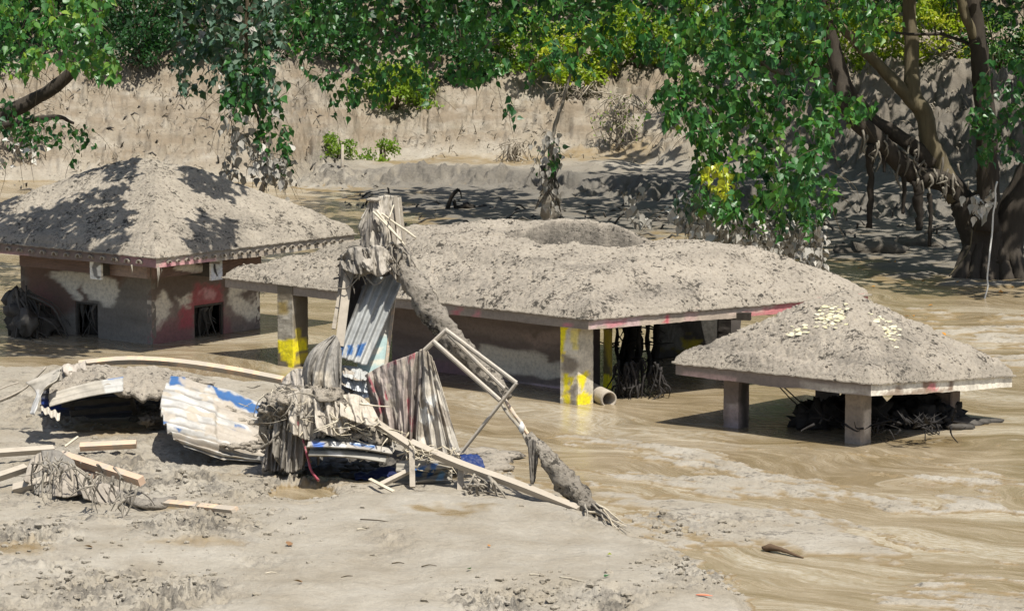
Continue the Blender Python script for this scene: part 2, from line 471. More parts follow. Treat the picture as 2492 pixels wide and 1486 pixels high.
LEDGE = wpoly([(770, 452), (900, 452), (1100, 452), (1250, 462), (1400, 474), (1600, 492), (1760, 502), (1980, 520), (2250, 540), (2600, 560), (4500, 600), (4500, 100), (700, 100), (730, 420)])
RBANK = wpoly([(2120, 742), (2300, 752), (2492, 770), (3200, 800), (3200, 960), (2492, 930), (2380, 880), (2250, 810)])
HEAP = wpoly([(330, 1180), (640, 1120), (1000, 1085), (1160, 1130), (1150, 1180), (900, 1190), (600, 1200)])

def blob(u, v, cx, cy, rx, ry, pw=1.0):
    return np.exp(-(((u - cx) / rx) ** 2 + ((v - cy) / ry) ** 2) ** pw)

def bank_foot(u):
    return np.interp(u, [-1500, 0, 400, 700, 900, 1500, 1800, 2100, 2500, 4000], [97.5, 97.5, 97, 97.5, 100.5, 99.0, 96, 91, 88, 84])

def terrain(x, y, want_attr=False):
    u, v = proj(np.stack([x, y, np.zeros_like(x)], -1))
    wx = x + 0.35 * fbm(x * 0.9, y * 0.9, 11, 4); wy = y + 0.45 * fbm(x * 0.9 + 5, y * 0.9, 12, 4)
    sl = sdist(LAND, wx, wy); ss = sdist(SHOAL, wx, wy); sm = sdist(MOUND, x + 0.1 * fbm(x * 2, y * 2, 21, 3), y + 0.16 * fbm(x * 1.1, y * 1.1, 22, 4))
    sf = sdist(FAR, wx + 0.8 * fbm(x * 0.3, y * 0.3, 14, 3), wy + 2.2 * fbm(x * 0.35, y * 0.35, 13, 4)); sg = sdist(LEDGE, x + 0.25 * fbm(x * 1.3, y * 0.8, 31, 4), y + 0.5 * fbm(x * 0.9, y * 0.5, 32, 4))
    # river bed and low flow bars that just break the surface
    fa = x * .766 - y * .643; fc = x * .643 + y * .766 + 1.1 * perlin(x * .16, y * .16, 40)
    bars = fbm(fa * 0.20 + 0.4 * perlin(x * 0.3, y * 0.3, 41), fc * 0.62, 42, 6, 0.58)
    z = -0.050 + 0.085 * bars * (0.5 + 0.8 * sstep(900, 1150, v)) + 0.020 * fbm(fa * 1.6, fc * 4.0, 43, 4, 0.6)
    calm = sstep(1150, 900, v) * sstep(1450, 1000, u)              # still water between the houses
    z = z - 0.06 * calm - 0.05 * blob(u, v, 2050, 1020, 420, 70)
    z = z + 0.075 * blob(u, v - 0.13 * (u - 1700), 1700, 1140, 430, 36) * (0.6 + 0.6 * fbm(x * 1.8, y * 2.2, 44, 3)) 
    z = z + 0.045 * blob(u, v, 1350, 1120, 300, 50) + 0.03 * sstep(1250, 1600, u) * sstep(1090, 1200, v)
    # near land
    z = np.maximum(z, -0.06 + 0.17 * sstep(-0.7, 1.1, sl) + 0.03 * fbm(x * 1.2, y * 1.2, 51, 4) * sstep(-0.5, 0.5, sl))
    z = np.maximum(z, -0.05 + 0.085 * sstep(-0.5, 0.8, ss) + 0.012 * fbm(x * 1.5, y * 1.5, 52, 3))
    hm = sstep(-0.12, 0.30, sm)
    z = z + hm * (0.20 + 0.09 * fbm(x * 0.3, y * 0.22, 53, 3)) + 0.005 * hm * fbm(x * 2.5, y * 2.5, 54, 3)
    vg = v; v = v - 36 * hm
    z = z + 0.16 * sstep(-0.3, 1.6, sl) * blob(u, v, 200, 950, 420, 60)
    # channels and pools on the near land
    chan = blob(u, v, 265, 1050, 160, 30) * 0.8 + blob(u, v, 560, 1105, 120, 10) * 0.4
    wetzone = chan + blob(u, v, 900, 1165, 300, 28) + 0.9 * blob(u, v, 1110, 1262, 190, 26) * (0.6 + 0.8 * fbm(x * 1.5, y * 1.5, 55, 3)) + blob(u, v, 40, 1360, 110, 30) * 0.7 + 0.55 * blob(u, v, 480, 1345, 180, 12) + 0.6 * blob(u, v, 430, 1250, 160, 12)
    z = z - 0.055 * chan - 0.07 * blob(u, v, 900, 1160, 330, 24)
    z = z - 0.30 * blob(u, v, 735, 1207, 85, 20, 2.5)
    # rough crumbled patches
    rough = np.clip(blob(u, v, 60, 1325, 150, 38, 2) + blob(u, v, 480, 1310, 170, 38, 2) * 1.0 + blob(u, v, 330, 1462, 240, 52, 3) * 1.3 + blob(u, v, 1330, 1478, 260, 34, 3) * 1.3
                    + blob(u, v, 1690, 1400, 110, 60, 2) * 0.9 + 0.6 * blob(u, v, 1650, 1270, 260, 26, 2) + 0.8 * blob(u, v, 480, 1190, 260, 36, 2) + 0.6 * blob(u, v, 100, 1010, 130, 60) + 0.7 * blob(u, v, 330, 1150, 200, 70)
                    + blob(u, v, 735, 1200, 110, 26, 2) * 1.2 + 0.7 * blob(u, v, 1190, 1130, 90, 40) + 0.5 * blob(u, v, 950, 1335, 60, 40), 0, 1.3)
    rough = rough + .75 * sstep(.0, .5, fbm(x * .55, y * .5, 98, 4)) * sstep(760, 560, u) * sstep(1120, 1190, v) * (v < 1600)
    rough = rough * np.clip(0.65 + 0.7 * fbm(x * 0.9, y * 0.9, 61, 3), 0.1, 1.3)
    crumb = (cells(x * 7 + 0.4 * fbm(x * 5, y * 5, 62, 2), y * 6, 63) - 0.55) * 0.11 + (cells(x * 15, y * 13, 64) - 0.5) * 0.05 + 0.05 * fbm(x * 3.5, y * 3.5, 65, 4, 0.6)
    z = z + 1.6 * rough * crumb * sstep(1700, 1000, np.abs(u - 700))
    z = z - 0.07 * blob(u, v, 330, 1475, 230, 50, 3) - 0.08 * blob(u, v, 1330, 1490, 250, 40, 3)
    z = z + 0.004 * fbm(x * 9, y * 9, 66, 3)
    v = vg
    # far shore
    D0 = bank_foot(u) + 1.2 * fbm(x * 0.12, x * 0 + 3.3, 71, 3)
    flat = -0.05 + 0.14 * sstep(-1.5, 4, sf) + (0.05 * fbm(x * 0.6, y * 0.6, 72, 4) + 0.06 * (cells(x * 2.2, y * 2.0, 73) - 0.5) * sstep(-0.2, 0.5, fbm(x * 0.4, y * 0.4, 74, 3))) * sstep(-0.5, 2, sf)
    lg = sstep(-0.2, 0.9, sg + 0.5 * fbm(x * 0.5, y * 0.8, 86, 4))
    flat = flat + (0.40 + 0.16 * fbm(x * .35, y * .35, 87, 3)) * lg + 0.10 * lg * (1 - sstep(0.3, 1.5, sg)) * fbm(x * 3, y * 3, 75, 4)
    flat = flat + 0.42 * np.exp(-((sg) / 0.7) ** 2) * ((cells(x * 2.6, y * 2.3, 76) - 0.45) + .6 * (cells(x * 6, y * 6, 97) - .5)) * sstep(-1.5, 0, sf)
    dy = y - D0
    slope = 0.46
    rise = slope * np.clip(dy, 0, None)
    crest = 3.05 + 0.30 * fbm(x * 0.25, x * 0 + 1.7, 77, 3)
    bankz = np.where(rise < crest, rise, crest + 0.06 * (dy - crest / slope))
    hill = 0.75 * np.clip(y - 114, 0, None)
    f = sstep(0.0, 1.5, dy)
    strat = fbm(x * 0.45, y * 2.2, 78, 5, 0.6) * 0.20 + (cells(x * 1.7, y * 3.0, 79) - 0.5) * 0.22 + 0.14 * fbm(x * 2.6, y * 4.5, 80, 5, 0.65) + 0.14 * np.abs(perlin(x * 0.8 + 0.3 * y, y * 0.9, 81))
    strat = strat - 0.16 * sstep(0.15, 0.5, fbm(x * 1.6, y * 1.2, 84, 4, 0.6)) + 0.10 * (cells(x * 4.5, y * 5.0, 85) - 0.5)
    strat = strat + .12 * np.sin(dy * 3.0 + 2.0 * fbm(x * .3, y * .3, 100, 3)) * sstep(.3, 1.2, dy)
    strat = strat * 1.2 - 0.22 * sstep(.05, .4, np.abs(perlin(x * 0.9 + .25 * fbm(x, y, 88, 2), y * 0.25, 89)) * -1 + .35) * sstep(.5, 2.5, dy) + .10 * (cells(x * 2.8, y * 3.6, 90) - .5)
    # soft shoulder at the crest and rills down the face
    farz = flat + bankz + hill + f * strat * (1 + 0.5 * fbm(x * 0.3, y * 0.3, 82, 2))
    zf = np.where(sf > -2.5, np.maximum(farz, z), z)
    z = np.where(y > 62, zf, z)
    sr = sdist(RBANK, wx, wy)
    z = z + np.where(sr > -1, 0.10 * sstep(-0.6, 1.0, sr) * (0.6 + 0.8 * fbm(x * 0.8, y * 1.6, 83, 4)), 0)
    if not want_attr: return z
    calm = np.clip(hm * (1 - rough) + sstep(.3, .9, wetzone), 0, 1)
    brown = f * (y > 80)
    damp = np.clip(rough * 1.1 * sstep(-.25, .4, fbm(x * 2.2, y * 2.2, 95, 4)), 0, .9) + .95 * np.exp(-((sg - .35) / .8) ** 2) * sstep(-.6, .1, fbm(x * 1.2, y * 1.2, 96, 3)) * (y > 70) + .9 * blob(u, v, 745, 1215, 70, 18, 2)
    wet = 0.75 * np.where(y > 62, sstep(0.075, 0.0, z), sstep(0.045, -0.004, z)) + np.clip(wetzone, 0, 1.2) * 1.05
    wet = np.maximum(wet, 0.62 * sstep(98.0, 99.2, y) * sstep(101.4, 100.2, y) * sstep(820, 960, u) * sstep(1750, 1500, u))
    wet = np.where((y > 70) & (y < 95), np.maximum(wet, 0.35 * sstep(0.16, 0.04, z)), wet)
    wet = wet * (1 - 0.5 * hm * (wetzone < 0.2))
    silt = np.clip(sstep(-1.0, 1.5, sf) * sstep(101, 93, y) * sstep(700, 1000, u), 0, 1)
    return z, wet, silt, calm, brown, np.clip(damp, 0, 1)

nu, nd = 860, 900
uu = np.concatenate([np.linspace(-0.62, -0.19, 50, endpoint=False), np.linspace(-0.19, 0.19, nu - 100), np.linspace(0.19, 0.62, 51)[1:]])
dd = np.concatenate([np.linspace(2, 34.5, 24, endpoint=False), np.exp(np.linspace(math.log(34.5), math.log(114), nd - 64, endpoint=False)), np.linspace(114, 240, 40)])
UU, DD = np.meshgrid(uu, dd)
X = UU * DD; Y = DD
tz, twet, tsilt, tcalm, tbrown, tdamp = terrain(X, Y, True)
ground = add_np('ground', np.stack([X, Y, tz], -1), grid_faces(len(uu), len(dd)), mat=M['ground'], attrs={'wet': twet, 'silt': tsilt, 'calm': tcalm, 'brown': tbrown, 'damp': tdamp})
ground['kind'] = 'structure'

# liquid mud of the river, gently uneven
wu = np.linspace(-0.6, 0.6, 420); wd = np.exp(np.linspace(math.log(4), math.log(101), 420))
WU, WD = np.meshgrid(wu, wd); WX = WU * WD
wz = 0.010 * fbm(WX * 0.35 + 0.5 * perlin(WX * 0.2, WD * 0.2, 91), WD * 1.1, 92, 4)
water = add_np('muddy_water', np.stack([WX, WD, wz], -1), grid_faces(len(wu), len(wd)), mat=M['water'])
water['kind'] = 'structure'

def tz_at(x, y):
    return np.maximum(terrain(np.atleast_1d(np.asarray(x, float)), np.atleast_1d(np.asarray(y, float))), 0.0)

# ------------------------------------------------------------------ painted walls, posts, fascias
def paint_layers(P, base, layers, seed=0, warp=16, scale=2.2):
    """colours of a surface: base paint with patches whose edges are broken up"""
    u, v = proj(P)
    s = P[..., 0] * 0.8 + P[..., 1] * 0.6
    wu_ = warp * fbm(s * scale, P[..., 2] * scale * 1.4, seed + 5, 4, 0.6); wv_ = warp * fbm(s * scale + 9, P[..., 2] * scale * 1.4, seed + 9, 4, 0.6)
    c = np.zeros(P.shape[:-1] + (3,)) + np.array(base)
    c = c * (1 + 0.22 * fbm(s * 3, P[..., 2] * 4, seed, 4))[..., None]
    for poly, col, soft in layers:
        d = sdist(np.array(poly, float), u + wu_, v + wv_)
        m = sstep(-soft, soft, d)[..., None]
        c = c * (1 - m) + np.array(col) * m
    return np.clip(c * 1.15, 0.004, 0.8)

def panel(name, a, b, c, d, mat, parent, base, layers=(), nx=60, ny=40, thick=0.12, seed=0, warp=16, holes=(), label=None):
    """wall a-b (bottom), d-c (top); holes in 0..1 coordinates; real thickness to the back"""
    a, b, c, d = [np.asarray(q, float) for q in (a, b, c, d)]
    S, T = np.meshgrid(np.linspace(0, 1, nx), np.linspace(0, 1, ny))
    P = ((1 - S) * (1 - T))[..., None] * a + (S * (1 - T))[..., None] * b + (S * T)[..., None] * c + ((1 - S) * T)[..., None] * d
    nrm = np.cross(b - a, d - a); nrm /= np.linalg.norm(nrm)
    cols = paint_layers(P, base, layers, seed, warp)
    P = P + nrm * (0.006 * fbm(S * 20, T * 14, seed + 3, 3))[..., None]
    back = P - nrm * thick
    n = nx * ny
    f = grid_faces(nx, ny)
    sm = (S[:-1, :-1] + S[1:, 1:]) / 2; tm = (T[:-1, :-1] + T[1:, 1:]) / 2
    keep = np.ones(sm.shape, bool)
    for (s0, s1, t0, t1) in holes: keep &= ~((sm > s0) & (sm < s1) & (tm > t0) & (tm < t1))
    f = f[keep.ravel()]
    # side walls along every open edge
    e = np.concatenate([f[:, [0, 1]], f[:, [1, 2]], f[:, [2, 3]], f[:, [3, 0]]])
    key = np.sort(e, 1); kk = key[:, 0] * n + key[:, 1]
    _, inv, cnt = np.unique(kk, return_inverse=True, return_counts=True)
    op = e[cnt[inv] == 1]
    side = np.stack([op[:, 1], op[:, 0], op[:, 0] + n, op[:, 1] + n], 1)
    V = np.concatenate([P.reshape(-1, 3), back.reshape(-1, 3)]); C = np.concatenate([cols.reshape(-1, 3)] * 2)
    o = add_np(name, V, np.concatenate([f, f[:, ::-1] + n, side]), None, mat, parent, smooth=False, cols=C)
    if label: o['label'] = label
    return o

def post(name, base_c, w, z0, z1, dirx, parent, base, layers, seed=0, warp=10, label=None, lean=(0, 0)):
    """square masonry post: four faces in one mesh, painted"""
    bx = np.array([dirx[0], dirx[1], 0.0]); bx /= np.linalg.norm(bx); by = np.array([-bx[1], bx[0], 0])
    c = np.array([base_c[0], base_c[1], 0.0])
    nz, k = 40, 8
    ring = []
    for i in range(4):
        p0 = [(-1, -1), (1, -1), (1, 1), (-1, 1)][i]; p1 = [(1, -1), (1, 1), (-1, 1), (-1, -1)][i]
        for j in range(k):
            t = j / k; ring.append((p0[0] * (1 - t) + p1[0] * t, p0[1] * (1 - t) + p1[1] * t))
    ring = np.array(ring) * w / 2
    Z = np.linspace(z0, z1, nz)
    P = np.zeros((nz, len(ring), 3))
    for i, z in enumerate(Z):
        tt = (z - z0) / (z1 - z0)
        P[i] = c + np.outer(ring[:, 0], bx) + np.outer(ring[:, 1], by) + np.array([lean[0] * tt, lean[1] * tt, z])
    P[..., :2] += 0.006 * fbm(P[..., 0] * 9 + P[..., 1] * 5, P[..., 2] * 7, seed, 3)[..., None]
    cols = paint_layers(P, base, layers, seed, warp)
    m = len(ring); q = []
    idx = np.arange(nz * m).reshape(nz, m)
    q = np.stack([idx[:-1], np.roll(idx, -1, 1)[:-1], np.roll(idx, -1, 1)[1:], idx[1:]], -1).reshape(-1, 4)
    o = add_np(name, P.reshape(-1, 3), q, None, M['paint'], parent, smooth=False, cols=cols.reshape(-1, 3))
    if label: o['label'] = label
    return o

def roof(parent, F, L, R, slope, tf, hfun, res=0.03, fasc=None, seed=0, over=0.05, Bz=None, edge_rag=0.014, damp=None):
    """mud-covered hip roof on corners F (front), L, R; fascia boards tf high below it. Returns the corner list."""
    F, L, R = [np.asarray(q, float) for q in (F, L, R)]
    B = L + R - F
    if Bz is not None: B = np.array([B[0], B[1], Bz])
    la = np.linalg.norm((L - F)[:2]); lb = np.linalg.norm((R - F)[:2])
    na = int(la / res) + 3; nb = int(lb / res) + 3
    ea = over / la; eb = over / lb
    s = np.concatenate([[-ea * 0.9], np.linspace(-ea, 1 + ea, na), [1 + ea * 0.9]]); t = np.concatenate([[-eb * 0.9], np.linspace(-eb, 1 + eb, nb), [1 + eb * 0.9]])
    S, T = np.meshgrid(s, t)
    P = ((1 - S) * (1 - T))[..., None] * F + (S * (1 - T))[..., None] * L + ((1 - S) * T)[..., None] * R + (S * T)[..., None] * B
    d = np.minimum(np.minimum(S, 1 - S) * la, np.minimum(T, 1 - T) * lb)
    x, y = P[..., 0], P[..., 1]
    h = hfun(S, T, d, x, y)
    # caked, pitted mud
    th = 0.09 + 0.025 * fbm(x * 0.8, y * 0.8, seed + 1, 3)
    lump = 0.024 * fbm(x * 2.6, y * 2.6, seed + 2, 5, 0.65) + (cells(x * 12 + 0.5 * perlin(x * 6, y * 6, seed), y * 12, seed + 3) - 0.55) * 0.034 * sstep(-0.35, 0.3, fbm(x * 0.7, y * 0.7, seed + 4, 3))
    pit = -0.045 * sstep(0.30, 0.55, perlin(x * 7.5, y * 7.5, seed + 5)) * sstep(-0.4, 0.2, fbm(x * 0.8 + 7, y * 0.8, seed + 6, 3)) - 0.02 * sstep(0.3, 0.5, perlin(x * 15, y * 15, seed + 7))
    edge = sstep(-0.02, 0.14, d)
    z = P[..., 2] + tf + 0.01 + h + (th + lump + pit) * (0.35 + 0.65 * edge)
    ragged = over * (0.4 + 0.9 * fbm(x * 2.2, y * 2.2, seed + 8, 3))
    z = np.where(d < -0.001, P[..., 2] + tf - 0.02 - edge_rag * (0.5 + 0.9 * fbm(x * 7, y * 7, seed + 9, 3)), z)
    # border ring folds down and under
    z[0, :] = z[1, :] - 0.03; z[-1, :] = z[-2, :] - 0.03; z[:, 0] = z[:, 1] - 0.03; z[:, -1] = z[:, -2] - 0.03
    V = np.stack([x, y, z], -1)
    dampv = damp(S, T, d, x, y) if damp is not None else 0 * x
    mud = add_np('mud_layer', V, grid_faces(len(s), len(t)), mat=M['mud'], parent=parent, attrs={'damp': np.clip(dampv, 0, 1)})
    mud['label'] = 'pitted grey dried mud caking the roof'
    # slab under the mud, mitred fascia boards
    ca = (L - F) / la; cb = (R - F) / lb
    def inset(k):
        return [F + (ca + cb) * k, L + (-ca + cb) * k, B - (ca + cb) * k, R + (ca - cb) * k]
    o4 = [F, L, B, R]; i4 = inset(0.10)
    up = np.array([0, 0, tf])
    m = MB(); j4 = inset(0.104)
    vz = np.array([0, 0, tf * 0.45]); v8 = [q + vz for q in j4] + [q + vz + np.array([0, 0, tf * 0.5]) for q in j4]
    m.add(v8, [(0, 1, 2, 3), (7, 6, 5, 4), (0, 4, 5, 1), (1, 5, 6, 2), (2, 6, 7, 3), (3, 7, 4, 0)], tone=0.2)
    m.build('roof_slab', M['darkmud'], parent, smooth=False)
    for k, (p, q, pi, qi) in enumerate([(L, F, i4[1], i4[0]), (F, R, i4[0], i4[3]), (R, B, i4[3], i4[2]), (B, L, i4[2], i4[1])]):
        nx, ny = 90, 8
        Sx, Tz = np.meshgrid(np.linspace(0, 1, nx), np.linspace(0, 1, ny))
        wob = 0.022 * np.sin(math.pi * Sx) * fbm(Sx * 5, Sx * 0, seed + 60 + k, 3) - 0.012 * np.sin(math.pi * Sx) - .012 * (1 - Tz) * np.sin(math.pi * Sx) * np.abs(fbm(Sx * 40, Sx * 0 + 3, seed + 61, 2))
        Pf = ((1 - Sx)[..., None] * p + Sx[..., None] * q) + np.stack([0 * Sx, 0 * Sx, tf * Tz + wob], -1)
        Pb = ((1 - Sx)[..., None] * pi + Sx[..., None] * qi) + np.stack([0 * Sx, 0 * Sx, tf * Tz + wob], -1)
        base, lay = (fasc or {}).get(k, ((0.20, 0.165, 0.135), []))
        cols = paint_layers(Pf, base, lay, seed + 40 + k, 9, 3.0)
        n = nx * ny; f = grid_faces(nx, ny)
        ring = np.concatenate([np.arange(nx), np.arange(1, ny) * nx + nx - 1, (ny - 1) * nx + np.arange(nx - 2, -1, -1), np.arange(ny - 2, 0, -1) * nx])
        r2 = np.roll(ring, -1)
        side = np.stack([r2, ring, ring + n, r2 + n], 1)
        add_np('fascia', np.concatenate([Pf.reshape(-1, 3), Pb.reshape(-1, 3)]), np.concatenate([f, f[:, ::-1] + n, side]), None, M['paint'], parent, smooth=False,
               cols=np.concatenate([cols.reshape(-1, 3)] * 2))
    return o4, V

def frame_dirs(F, L, R):
    F, L, R = map(np.asarray, (F, L, R))
    a = (L - F)[:2]; b = (R - F)[:2]
    return a / np.linalg.norm(a), b / np.linalg.norm(b)

def clods_on(name, V, n, parent, mat, rmin, rmax, seed, mask=None):
    rng = np.random.default_rng(seed); P = V[2:-2, 2:-2].reshape(-1, 3)
    m = MB()
    for i in rng.integers(0, len(P), n):
        r = rmin + (rmax - rmin) * rng.random() ** 2.5
        m.lump(P[i] + (0, 0, r * 0.3), r, seed=int(rng.integers(0, 999)), sc=(1, 1, 0.75), res=0, tone=rng.random())
    return m.build(name, mat, parent, smooth=False, kind='stuff')

CREAM = (0.66, 0.60, 0.49); BROWN = (0.150, 0.116, 0.094); MAROON = (0.25, 0.125, 0.118); RED = (0.33, 0.095, 0.098); GREYMUD = (0.185, 0.165, 0.138); PINK = (0.50, 0.27, 0.26); YELLOW = (0.78, 0.60, 0.015)

def G3(px, py, z): return G(px, py, z)

# ------------------------------------------------------------------ house at the left
hz = 1.72
F1 = G(380, 652, hz); R1 = G(862, 592, hz); L1 = F1 + 0.98 * (np.array([-5.05, 4.05, 0]))
h1 = thing('house', 'half-buried house with red and cream stained walls, left of the long house', 'house', (float(F1[0] - 1), float(F1[1] + 4.5), 0))
la1 = np.linalg.norm((L1 - F1)[:2]); lb1 = np.linalg.norm((R1 - F1)[:2])
def h1f(S, T, d, x, y):
    k = 0.545
    dm = min(la1, lb1) / 2
    return k * np.clip(d, 0, None) - 0.16 * np.exp(-((dm - d) / 0.40) ** 2) + 0.05 * fbm(x * 0.5, y * 0.5, 103, 2) * sstep(0, 1, d)
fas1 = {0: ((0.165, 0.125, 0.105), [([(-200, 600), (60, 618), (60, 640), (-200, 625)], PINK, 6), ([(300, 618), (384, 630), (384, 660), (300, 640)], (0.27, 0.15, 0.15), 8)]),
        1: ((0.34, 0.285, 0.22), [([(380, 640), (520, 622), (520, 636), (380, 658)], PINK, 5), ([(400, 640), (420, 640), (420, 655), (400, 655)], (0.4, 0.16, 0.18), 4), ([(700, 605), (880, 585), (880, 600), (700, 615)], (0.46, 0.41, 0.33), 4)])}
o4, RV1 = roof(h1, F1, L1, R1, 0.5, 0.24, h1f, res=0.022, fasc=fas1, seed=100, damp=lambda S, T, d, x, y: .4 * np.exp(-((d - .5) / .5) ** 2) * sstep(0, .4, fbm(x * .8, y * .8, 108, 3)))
a1, b1 = frame_dirs(F1, L1, R1)
clods_on('clods', RV1, 900, h1, M['mud'], 0.008, 0.03, 5)
# walls
W = G(370, 838, 0.0); eav = hz + 0.2
WL = W[:2] + a1 * 3.75; WR = W[:2] + b1 * 3.1; WB = WL + (WR - W[:2])
def v3(p, z): return np.array([p[0], p[1], z])
zb = -0.35
panel('wall', v3(WL, zb), v3(W, zb), v3(W, eav), v3(WL, eav), M['paint'], h1, GREYMUD,
      [([(60, 640), (330, 640), (290, 700), (200, 720), (150, 770), (60, 740)], (0.16, 0.10, 0.075), 14),
       ([(120, 672), (250, 655), (282, 680), (290, 715), (276, 742), (255, 748), (240, 730), (212, 722), (205, 690), (190, 722), (172, 716), (160, 690)], CREAM, 5),
       ([(75, 700), (110, 690), (130, 730), (90, 760)], (0.19, 0.10, 0.08), 12)], nx=110, ny=60, seed=110, warp=13,
      holes=[(0.42, 0.60, 0.14, 0.46)], label='grey mud stained wall with a cream patch')
panel('wall', v3(W, zb), v3(WR, zb), v3(WR, eav), v3(W, eav), M['paint'], h1, (0.225, 0.175, 0.148),
      [([(365, 660), (640, 640), (640, 690), (530, 720), (470, 735), (365, 720)], BROWN, 12),
       ([(374, 725), (395, 716), (418, 728), (408, 752), (402, 790), (392, 806), (372, 800)], CREAM, 5), ([(430, 722), (470, 712), (478, 740), (440, 745)], CREAM, 6),
       ([(470, 700), (535, 690), (538, 756), (465, 758)], RED, 8), ([(490, 700), (520, 705), (510, 730), (485, 735)], PINK, 6),
       ([(560, 695), (640, 688), (640, 775), (600, 780), (560, 745)], CREAM, 8), ([(600, 700), (630, 698), (620, 725), (570, 722)], BROWN, 6),
       ([(365, 800), (470, 770), (472, 845), (365, 845)], MAROON, 10), ([(450, 745), (470, 740), (470, 800), (440, 790)], (0.36, 0.09, 0.10), 8), ([(535, 770), (560, 770), (565, 830), (535, 830)], MAROON, 8)],
      nx=100, ny=60, seed=111, warp=12, holes=[(0.38, 0.66, 0.05, 0.44)], label='wall with peeling red, cream and brown paint')
panel('wall', v3(WR, zb), v3(WB, zb), v3(WB, eav), v3(WR, eav), M['paint'], h1, BROWN, nx=12, ny=8, seed=112)
panel('wall', v3(WB, zb), v3(WL, zb), v3(WL, eav), v3(WB, eav), M['paint'], h1, BROWN, nx=12, ny=8, seed=113)

def rag_tangle(m, c, sx, sy, sz, n, seed, ax, drop=0.6, r=0.02):
    rng = np.random.default_rng(seed); ax = np.array([ax[0], ax[1], 0]); nx_ = np.array([-ax[1], ax[0], 0])
    for i in range(n):
        p = np.array(c) + ax * (rng.random() - 0.5) * sx + nx_ * (rng.random() - 0.5) * sy + np.array([0, 0, (rng.random() - 0.3) * sz])
        L = drop * (0.4 + rng.random())
        pts = [p, p + rng.normal(0, 0.06, 3) + (0, 0, -L * 0.4), p + rng.normal(0, 0.12, 3) + (0, 0, -L)]
        pts[-1][2] = max(pts[-1][2], -0.05)
        m.tube(curve_pts(pts, 7), np.linspace(r * (0.6 + rng.random()), r * 0.3, 7), 5, 0.4, i, tone=rng.random())
    return m

def opening(parent, a, b, t0, t1, s0, s1, zlo, zhi, nrm, seed, label, framed=True):
    """window frame set into the wall with caked rags behind it"""
    p0 = a + (b - a) * s0; p1 = a + (b - a) * s1; H = zhi - zlo; z0 = zlo + t0 * H; z1 = zlo + t1 * H
    nn = np.array([nrm[0], nrm[1]])
    m = MB(); q = -nn * 0.05; w = 0.05
    c0, c1 = p0 + q, p1 + q; dx = (p1 - p0) / np.linalg.norm(p1 - p0) * w / 2
    m.beam(v3(c0 + dx, z0), v3(c0 + dx, z1), w, w, (nn[0], nn[1], 0)); m.beam(v3(c1 - dx, z0), v3(c1 - dx, z1), w, w, (nn[0], nn[1], 0))
    m.beam(v3(c0 + 2 * dx, z1 - w / 2), v3(c1 - 2 * dx, z1 - w / 2), w, w)
    o = m.build('window_frame', M['darkmud'], parent, smooth=False); o['label'] = label
    d = MB(); mid = (p0 + p1) / 2 - nn * 0.30
    ax = (p1 - p0) / np.linalg.norm(p1 - p0)
    d.lump(v3(mid - nn * 0.25, (z0 + z1) / 2), 0.5, seed, (0.8, 0.8, 0.9), res=1, tone=0.1)
    rag_tangle(d, v3(mid + nn * 0.1, z1 - 0.05), np.linalg.norm(p1 - p0) * 0.95, 0.25, 0.2, 26, seed, ax, (z1 - z0) * 0.7, 0.035)
    d.build('rags', M['darkmud'], o)
    return o
nL = np.array([-b1[0], -b1[1]]); nR = np.array([-a1[0], -a1[1]])
opening(h1, WL, W[:2], 0.14, 0.46, 0.42, 0.60, zb, eav, nL, 21, 'small window choked with dark mud')
opening(h1, W[:2], WR, 0.05, 0.44, 0.38, 0.66, zb, eav, nR, 22, 'window opening choked with hanging rags under red paint')
# roof beams with white painted ends
for (px, py, wdir, lab) in ((238, 655, nL, 'white painted beam end with a grey letter C'), (522, 657, nR, 'white painted beam end with a dark curved mark')):
    dirn = np.array([wdir[0], wdir[1], 0.0]); r0 = PD(px, py, 60.0) - np.array([0, 0, CAM_H]); w0 = np.array([W[0], W[1], 0]) + dirn * 1.02 - np.array([0, 0, CAM_H])
    c = np.array([0, 0, CAM_H]) + r0 * (w0.dot(dirn) / r0.dot(dirn))
    sd = np.array([-dirn[1], dirn[0], 0])
    # beam running back to the wall
    bo = MB().beam(c, c - dirn * 1.2, 0.20, 0.26, tone=0.3).build('beam', M['darkmud'], h1, smooth=False); bo['label'] = 'stained roof beam'
    cc = c + dirn * 0.004
    pl = []
    hw, hh = 0.155, 0.19
    a_, b_ = cc - sd * hw, cc + sd * hw
    if wdir is nL: a_, b_ = b_, a_
    mx, my = px, py
    lay = [([(mx - 8, my - 22), (mx + 6, my - 24), (mx + 14, my - 12), (mx + 4, my - 10), (mx - 2, my - 4), (mx - 1, my + 14), (mx + 8, my + 18), (mx, my + 24), (mx - 10, my + 16), (mx - 14, my - 4)], (0.20, 0.19, 0.17), 2.0)] if wdir is nL else \
          [([(mx - 4, my - 16), (mx + 2, my - 14), (mx + 4, my + 4), (mx + 8, my + 14), (mx + 3, my + 17), (mx - 2, my + 4)], (0.06, 0.055, 0.05), 1.5), ([(mx - 14, my - 20), (mx + 14, my - 20), (mx + 14, my - 15), (mx - 14, my - 15)], (0.25, 0.21, 0.16), 2.5)]
    lo = np.array([0, 0, -hh]); hi = np.array([0, 0, hh])
    v = cc
    if np.cross((b_ - a_), (0, 0, 1)).dot(dirn) < 0: a_, b_ = b_, a_
    o = panel('beam_end', a_ + dirn * 0.06 + lo, b_ + dirn * 0.06 + lo, b_ + dirn * 0.06 + hi, a_ + dirn * 0.06 + hi, M['paint'], h1, (0.76, 0.73, 0.65), lay, nx=40, ny=48, thick=0.05, seed=130 + px, warp=2, label=lab)
